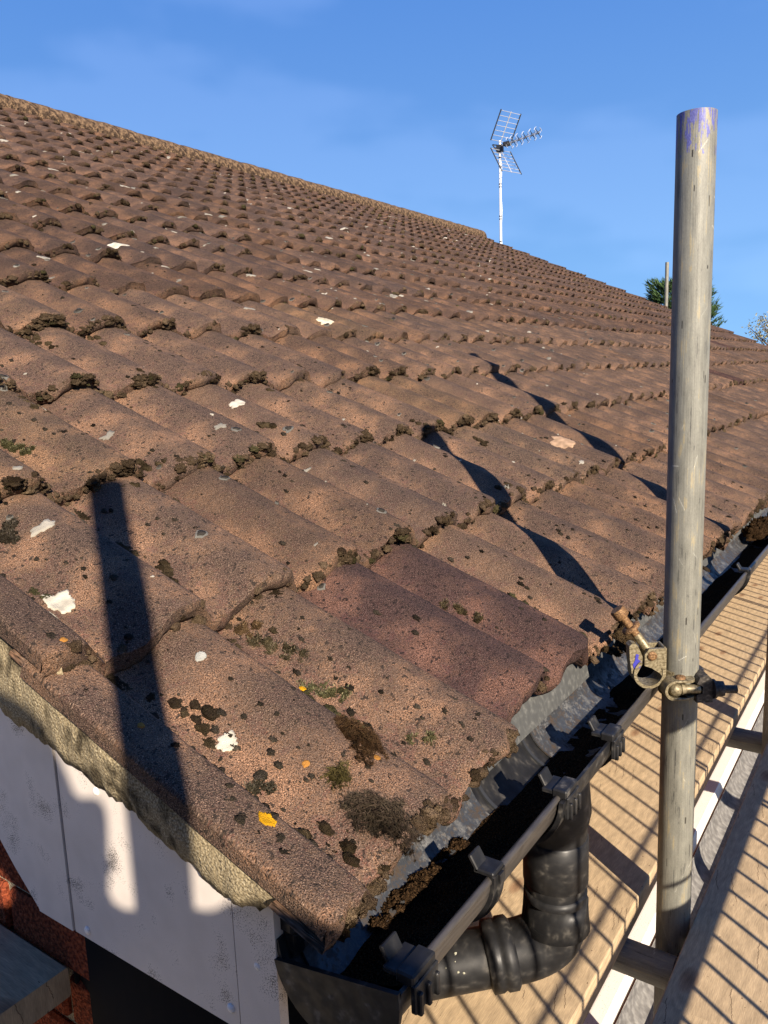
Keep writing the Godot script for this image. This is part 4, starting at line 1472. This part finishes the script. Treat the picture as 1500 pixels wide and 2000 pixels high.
func make_scaffold() -> void:
	standard("tall worn galvanised pole in front with blue paint at its open top", 0.0910, -0.339, -2.2, 0.6786, M.galv, 0.55)
	standard("scaffold pole next along the eaves, just outside the picture", 0.128, -1.04, -2.2, 1.17, M.galv2)
	standard("tall outer corner pole behind the viewer", 0.668, 0.927, -2.2, 1.036, M.galv2)
	standard("thin far scaffold pole standing in front of the dark conifer", -2.64, -10.55, -5.0, 1.76, M.galv2)
	make_coupler()
	tube_x("transom tube crossing the gap right below the tall pole", "transom", Vector3(-0.25, -0.4925, -0.287), Vector3(0.128, -0.4925, -0.287), "transom tubes under the boards")
	tube_x("second transom tube crossing the gap further along", "transom", Vector3(-0.25, -0.4925, -1.110), Vector3(0.80, -0.4925, -1.110), "transom tubes under the boards")
	tube_x("ledger tube under the outer boards by the tall pole", "ledger", Vector3(0.165, -0.541, 1.4), Vector3(0.165, -0.541, -5.0), "ledger tubes")
	# coupler body where transom and ledger meet below the boards
	var st := tool()
	var cp := thing("transom_coupler", "dark coupler at the end of the near transom, half under the board", "scaffold coupler", Vector3(0.138, -0.5035, -0.287))
	strap(st, Vector3.ZERO + Vector3(-0.012, 0.011, 0), 0.0248, 0.034, 0, TAU * 0.97, Basis(Vector3(0, 1, 0), Vector3(1, 0, 0), Vector3(0, 0, 1)), 0.005)
	build(st, "band", M.iron, cp)
	st = tool()
	box(st, Vector3(0.0, -0.035, 0.014), Vector3(0.03, 0.045, 0.012), 0.002)
	build(st, "wedge", M.iron, cp)
	board("long sunlit scaffold board under the gutter, striped with wire shadows", -0.188, 0.0380, -0.430, -3.6, 1.3, M.plank)
	board("outer scaffold board striped with shadows at the lower right", 0.1205, 0.3455, -0.430, -3.8, 1.3, M.plank2)
	board("shaded scaffold board below the gable at the lower left", -2.2, -0.440, -0.302, 0.302, 0.527, M.plank3, true)
	# guard rail and wire guards on the outer side
	tube_x("handrail tube along the outer side", "guard_rail", Vector3(0.650, 0.25, 1.3), Vector3(0.650, 0.25, -4.0), "guard rails")
	tube_x("lower rail tube along the outer side", "guard_rail", Vector3(0.600, -0.115, 1.3), Vector3(0.600, -0.115, -4.0), "guard rails")
	for i in 4:
		var g := thing("wire_guard", ["first wire brick guard, beside the viewer", "second wire brick guard along the outer side", "third wire brick guard along the outer side", "fourth wire brick guard along the outer side"][i], "wire guard", Vector3(0.625, -0.34, 0.75 - i * 1.165), "wire brick guards")
		var gm := tool()
		for q in 21:
			var z := -q * 0.0575
			var r := 0.0044 if q == 0 or q == 20 else 0.0034
			tube(gm, [Vector3(0, 0, z), Vector3(0, 0.60, z)], [r, r], 8, true)
		for y in [0.0, 0.31, 0.60]:
			tube(gm, [Vector3(0.004, y, 0.0), Vector3(0.004, y, -1.15)], [0.003, 0.003], 8, true)
		build(gm, "wire_mesh", M.galv2, g)
	# unseen sheet behind the viewer, its outline cut to shade the box end
	st = tool()
	var sh := PackedVector2Array([Vector2(-0.5, -0.6), Vector2(-0.5, 0.42), Vector2(0.50, 0.428), Vector2(0.55, 0.440), Vector2(0.566, 0.462), Vector2(0.560, 0.482), Vector2(0.53, 0.497), Vector2(-0.5, 0.50), Vector2(-0.5, 0.735), Vector2(0.612, 0.726), Vector2(0.658, 0.719), Vector2(0.687, 0.706), Vector2(0.701, 0.685), Vector2(0.714, 0.663), Vector2(0.724, 0.645), Vector2(0.735, 0.642), Vector2(0.758, 0.649), Vector2(0.768, 0.648), Vector2(0.774, 0.640), Vector2(0.774, 0.625), Vector2(0.770, 0.592), Vector2(0.778, 0.583), Vector2(0.768, 0.572), Vector2(0.764, 0.552), Vector2(0.770, 0.542), Vector2(0.786, 0.541), Vector2(0.806, 0.548), Vector2(0.835, 0.563), Vector2(0.893, 0.583), Vector2(0.908, 0.587), Vector2(0.922, 0.595), Vector2(0.935, 0.606), Vector2(0.952, 0.616), Vector2(0.981, 0.625), Vector2(1.04, 0.631), Vector2(1.14, 0.630), Vector2(1.162, 0.615), Vector2(1.175, 0.2), Vector2(1.175, -0.6)])
	prism(st, sh, 0.006, Basis.IDENTITY, Vector3(0, 0, 1.05))
	tag(build(st, "unseen_shade_sheet", M.sheet), "buff sheet out of view behind the viewer, cut to cast the shade on the box end", "unseen_shade_sheet")

# lower white ledge with its own gutter, seen through the gap
func make_lower() -> void:
	var o := thing("lower_eaves", "white ledge and grey gutter of a lower roof, seen through the gap between boards", "lower eaves", Vector3(-0.0645, -0.83, -2))
	var st := tool()
	box(st, Vector3(-0.1425, 0.0, 0), Vector3(0.300, 0.05, 7), 0.003)
	build(st, "white_ledge", M.white, o)
	st = tool()
	shell(st, Vector3(0.070, -0.012, 0), 0.0565, 0.0022, 2.1, -3.5, PI, TAU, 28)
	tube(st, [Vector3(0.125, -0.012, 2.1), Vector3(0.125, -0.012, -3.5)], [0.003, 0.003], 8, true)
	build(st, "grey_gutter", M.grey_gutter, o)
	st = tool()
	box(st, Vector3(-0.02, -1.2, 0), Vector3(0.03, 2.3, 7), 0.002)
	build(st, "wall_below", M.brick, o)
	for i in 3:
		st = tool()
		box(st, Vector3(-0.015 , 0.035, -0.62 - i * 0.23), Vector3(0.05, 0.05, 0.215), 0.004)
		build(st, "red_tile", M.brick, o)

# ---------- aerial ----------
func make_aerial() -> void:
	var o := thing("tv_aerial", "television aerial on a pale mast at the far end of the ridge", "aerial", Vector3(-5.0, 2.1, -10.32))
	var st := tool()
	tube(st, [Vector3.ZERO, Vector3(0.0, 1.60, 0)], [0.019, 0.019], 14, true)
	build(st, "mast", M.mast, o)
	for y in [0.18, 0.50, 0.54, 0.95, 0.99, 1.24, 1.36]:
		st = tool()
		tube(st, [Vector3(0, y, 0), Vector3(0, y + 0.016, 0)], [0.0215, 0.0215], 12, true)
		build(st, "tape_band", M.dark, o)
	var d := Vector3(0.76, 0.0, 0.26).normalized()
	var sd := d.cross(Vector3.UP).normalized()
	var b0 := Vector3(-0.02, 1.52, 0)
	st = tool()
	tube(st, [b0 - d * 0.10, b0 + d * 0.80], [0.010, 0.010], 8, true)
	build(st, "boom", M.alu, o)
	# clamp and cradle
	st = tool()
	box(st, b0 + Vector3(0.02, -0.03, 0), Vector3(0.09, 0.10, 0.07), 0.004)
	box(st, b0 + d * 0.16, Vector3(0.09, 0.055, 0.09), 0.01)
	tube(st, [Vector3(-0.11, 1.56, 0.02), Vector3(0.0, 1.40, 0.0)], [0.008, 0.008], 8, true)
	tube(st, [Vector3(-0.11, 1.56, 0.02), b0 + Vector3(0.04, 0.01, 0)], [0.008, 0.008], 8, true)
	build(st, "clamp", M.dark, o)
	# two reflector grids
	for s in [1, -1]:
		var base: Vector3 = b0 + d * 0.03 + Vector3(0, 0.035 * s, 0)
		var rise: Vector3 = (Vector3.UP * s * 0.86 + d * 0.52).normalized()
		var gr := tool()
		for q in 7:
			var c: Vector3 = base + rise * (0.03 + 0.066 * q)
			tube(gr, [c - sd * 0.20, c + sd * 0.20], [0.0045, 0.0045], 6, true)
		build(gr, "reflector_rods", M.alu, o)
		for e in [-0.20, 0.0, 0.20]:
			gr = tool()
			tube(gr, [base + sd * e + rise * 0.02, base + sd * e + rise * 0.44], [0.009 if e != 0 else 0.007, 0.009 if e != 0 else 0.007], 6, true)
			build(gr, "reflector_edge", M.dark if e != 0 else M.alu, o)
	# X-shaped directors
	for e in [0.22, 0.30, 0.41, 0.53, 0.66, 0.76]:
		var c: Vector3 = b0 + d * e
		var gd := tool()
		for a in [0.75, 2.39, 3.89, 5.53]:
			var v := (sd * cos(a) + Vector3.UP * sin(a))
			tube(gd, [c, c + v * 0.035], [0.009, 0.006], 6, true)
			tube(gd, [c + v * 0.035, c + v * 0.075], [0.004, 0.004], 6, true)
		build(gd, "director", M.dark, o)
		for a in [0.75, 2.39, 3.89, 5.53]:
			var gw := tool()
			var v := (sd * cos(a) + Vector3.UP * sin(a))
			var w := (-sd * sin(a) + Vector3.UP * cos(a))
			tube(gw, [c + v * 0.075 - w * 0.03, c + v * 0.085, c + v * 0.075 + w * 0.03], [0.004, 0.004, 0.004], 6, true)
			build(gw, "director_tip", M.alu, o)
	st = tool()
	var cable := []
	for i in 12:
		cable.append(Vector3(0.024 + 0.01 * sin(i * 1.3), 1.34 - i * 0.12, 0.012))
	tube(st, cable, cable.map(func(_e): return 0.004), 6, true)
	build(st, "cable", M.mast, o)

# ---------- trees and ground ----------
func leaf(st: SurfaceTool, p: Vector3, d: Vector3, l: float, w: float, c: Color) -> void:
	var s := d.cross(Vector3(rng.randf() - 0.5, rng.randf() - 0.5, rng.randf() - 0.5)).normalized() * w
	st.set_color(c); st.add_vertex(p - s)
	st.set_color(c); st.add_vertex(p + d * l)
	st.set_color(c); st.add_vertex(p + s)

func conifer() -> void:
	var base := Vector3(-5.45, -5.05, -22.5)
	var o := thing("conifer", "dark green bushy conifer behind the far end of the roof", "tree", base)
	var st := tool()
	tube(st, [Vector3.ZERO, Vector3(0.05, 3.0, 0), Vector3(0, 7.4, 0)], [0.28, 0.2, 0.03], 12, true)
	build(st, "trunk", M.bark, o)
	st = tool()
	st.set_smooth_group(-1)
	for i in 900:
		var f := pow(rng.randf(), 0.7)
		var a := rng.randf() * TAU
		var rr := 1.5 * (0.35 + 0.65 * sqrt(1.0 - f)) * (0.75 + 0.3 * noise.get_noise_2d(cos(a) * 120, sin(a) * 120 + f * 300))
		var r := rr * sqrt(rng.randf_range(0.25, 1.0))
		var c := Vector3(cos(a) * r, 1.6 + f * 6.0, sin(a) * r)
		var out := (Vector3(cos(a), 0.75, sin(a))).normalized()
		for q in 26:
			var d := (out + Vector3(rng.randf() - 0.5, rng.randf() - 0.3, rng.randf() - 0.5) * 1.1).normalized()
			var v := rng.randf_range(0.6, 1.4)
			leaf(st, c + out * q * 0.014 + Vector3(rng.randf() - 0.5, rng.randf() - 0.5, rng.randf() - 0.5) * 0.10, d, rng.randf_range(0.10, 0.2), 0.018, Color(0.035 * v, 0.065 * v, 0.022 * v))
	build(st, "crown", M.leaf, o, false)

func pale_tree() -> void:
	var base := Vector3(-2.9, -5.0, -22.5)
	var o := thing("thin_leaved_tree", "pale thin leaved tree at the right edge behind the roof", "tree", base)
	var st := tool()
	tube(st, [Vector3.ZERO, Vector3(0, 4, 0), Vector3(0.1, 6.3, 0)], [0.16, 0.1, 0.02], 10, true)
	build(st, "trunk", M.bark, o)
	var lv := tool()
	var tw := tool()
	for i in 90:
		var a := rng.randf() * TAU
		var y := rng.randf_range(3.0, 6.2)
		var tip := Vector3(cos(a) * 0.95, y + 0.45, sin(a) * 0.95) * Vector3(rng.randf_range(0.4, 1.0), 1, rng.randf_range(0.4, 1.0))
		tube(tw, [Vector3(0, y - 0.3, 0), tip], [0.016, 0.004], 5, false)
		for q in 34:
			var p := Vector3(0, y - 0.3, 0).lerp(tip, rng.randf_range(0.4, 1.05)) + Vector3(rng.randf() - 0.5, rng.randf() - 0.5, rng.randf() - 0.5) * 0.25
			var v := rng.randf_range(0.7, 1.3)
			leaf(lv, p, Vector3(rng.randf() - 0.5, rng.randf() - 0.5, rng.randf() - 0.5).normalized(), 0.07, 0.02, Color(0.20 * v, 0.19 * v, 0.10 * v))
	build(tw, "twigs", M.bark, o)
	build(lv, "leaves", M.leaf, o)

func _ready() -> void:
	rng.seed = 20
	noise.seed = 4
	noise.frequency = 0.01
	noise.fractal_octaves = 2
	var cam := Camera3D.new()
	cam.name = "camera"
	cam.position = Vector3(0.348, 0.369, 0.754)
	cam.basis = Basis.from_euler(Vector3(-0.17088, 0.60386, -0.03661), EULER_ORDER_YXZ)
	cam.fov = 66.396
	cam.near = 0.02
	cam.far = 3000
	add_child(cam)
	make_sky()
	var sun := DirectionalLight3D.new()
	sun.name = "sun"
	sun.light_energy = 1.6
	sun.light_color = Color(1.0, 0.94, 0.86)
	sun.light_angular_distance = 0.5
	sun.shadow_enabled = true
	add_child(sun)
	var el := deg_to_rad(28.0)
	var az := deg_to_rad(34.0)
	sun.look_at_from_position(Vector3.ZERO, -Vector3(cos(el) * cos(az), sin(el), cos(el) * sin(az)))
	materials()
	var st := tool()
	quad(st, Vector3(-900, -5, -900), Vector3(900, -5, -900), Vector3(900, -5, 900), Vector3(-900, -5, 900))
	structure(st, "ground", M.ground)
	make_roof()
	make_house()
	make_gutter()
	make_downpipe()
	make_lower()
	make_scaffold()
	make_aerial()
	conifer()
	pale_tree()
	growths()
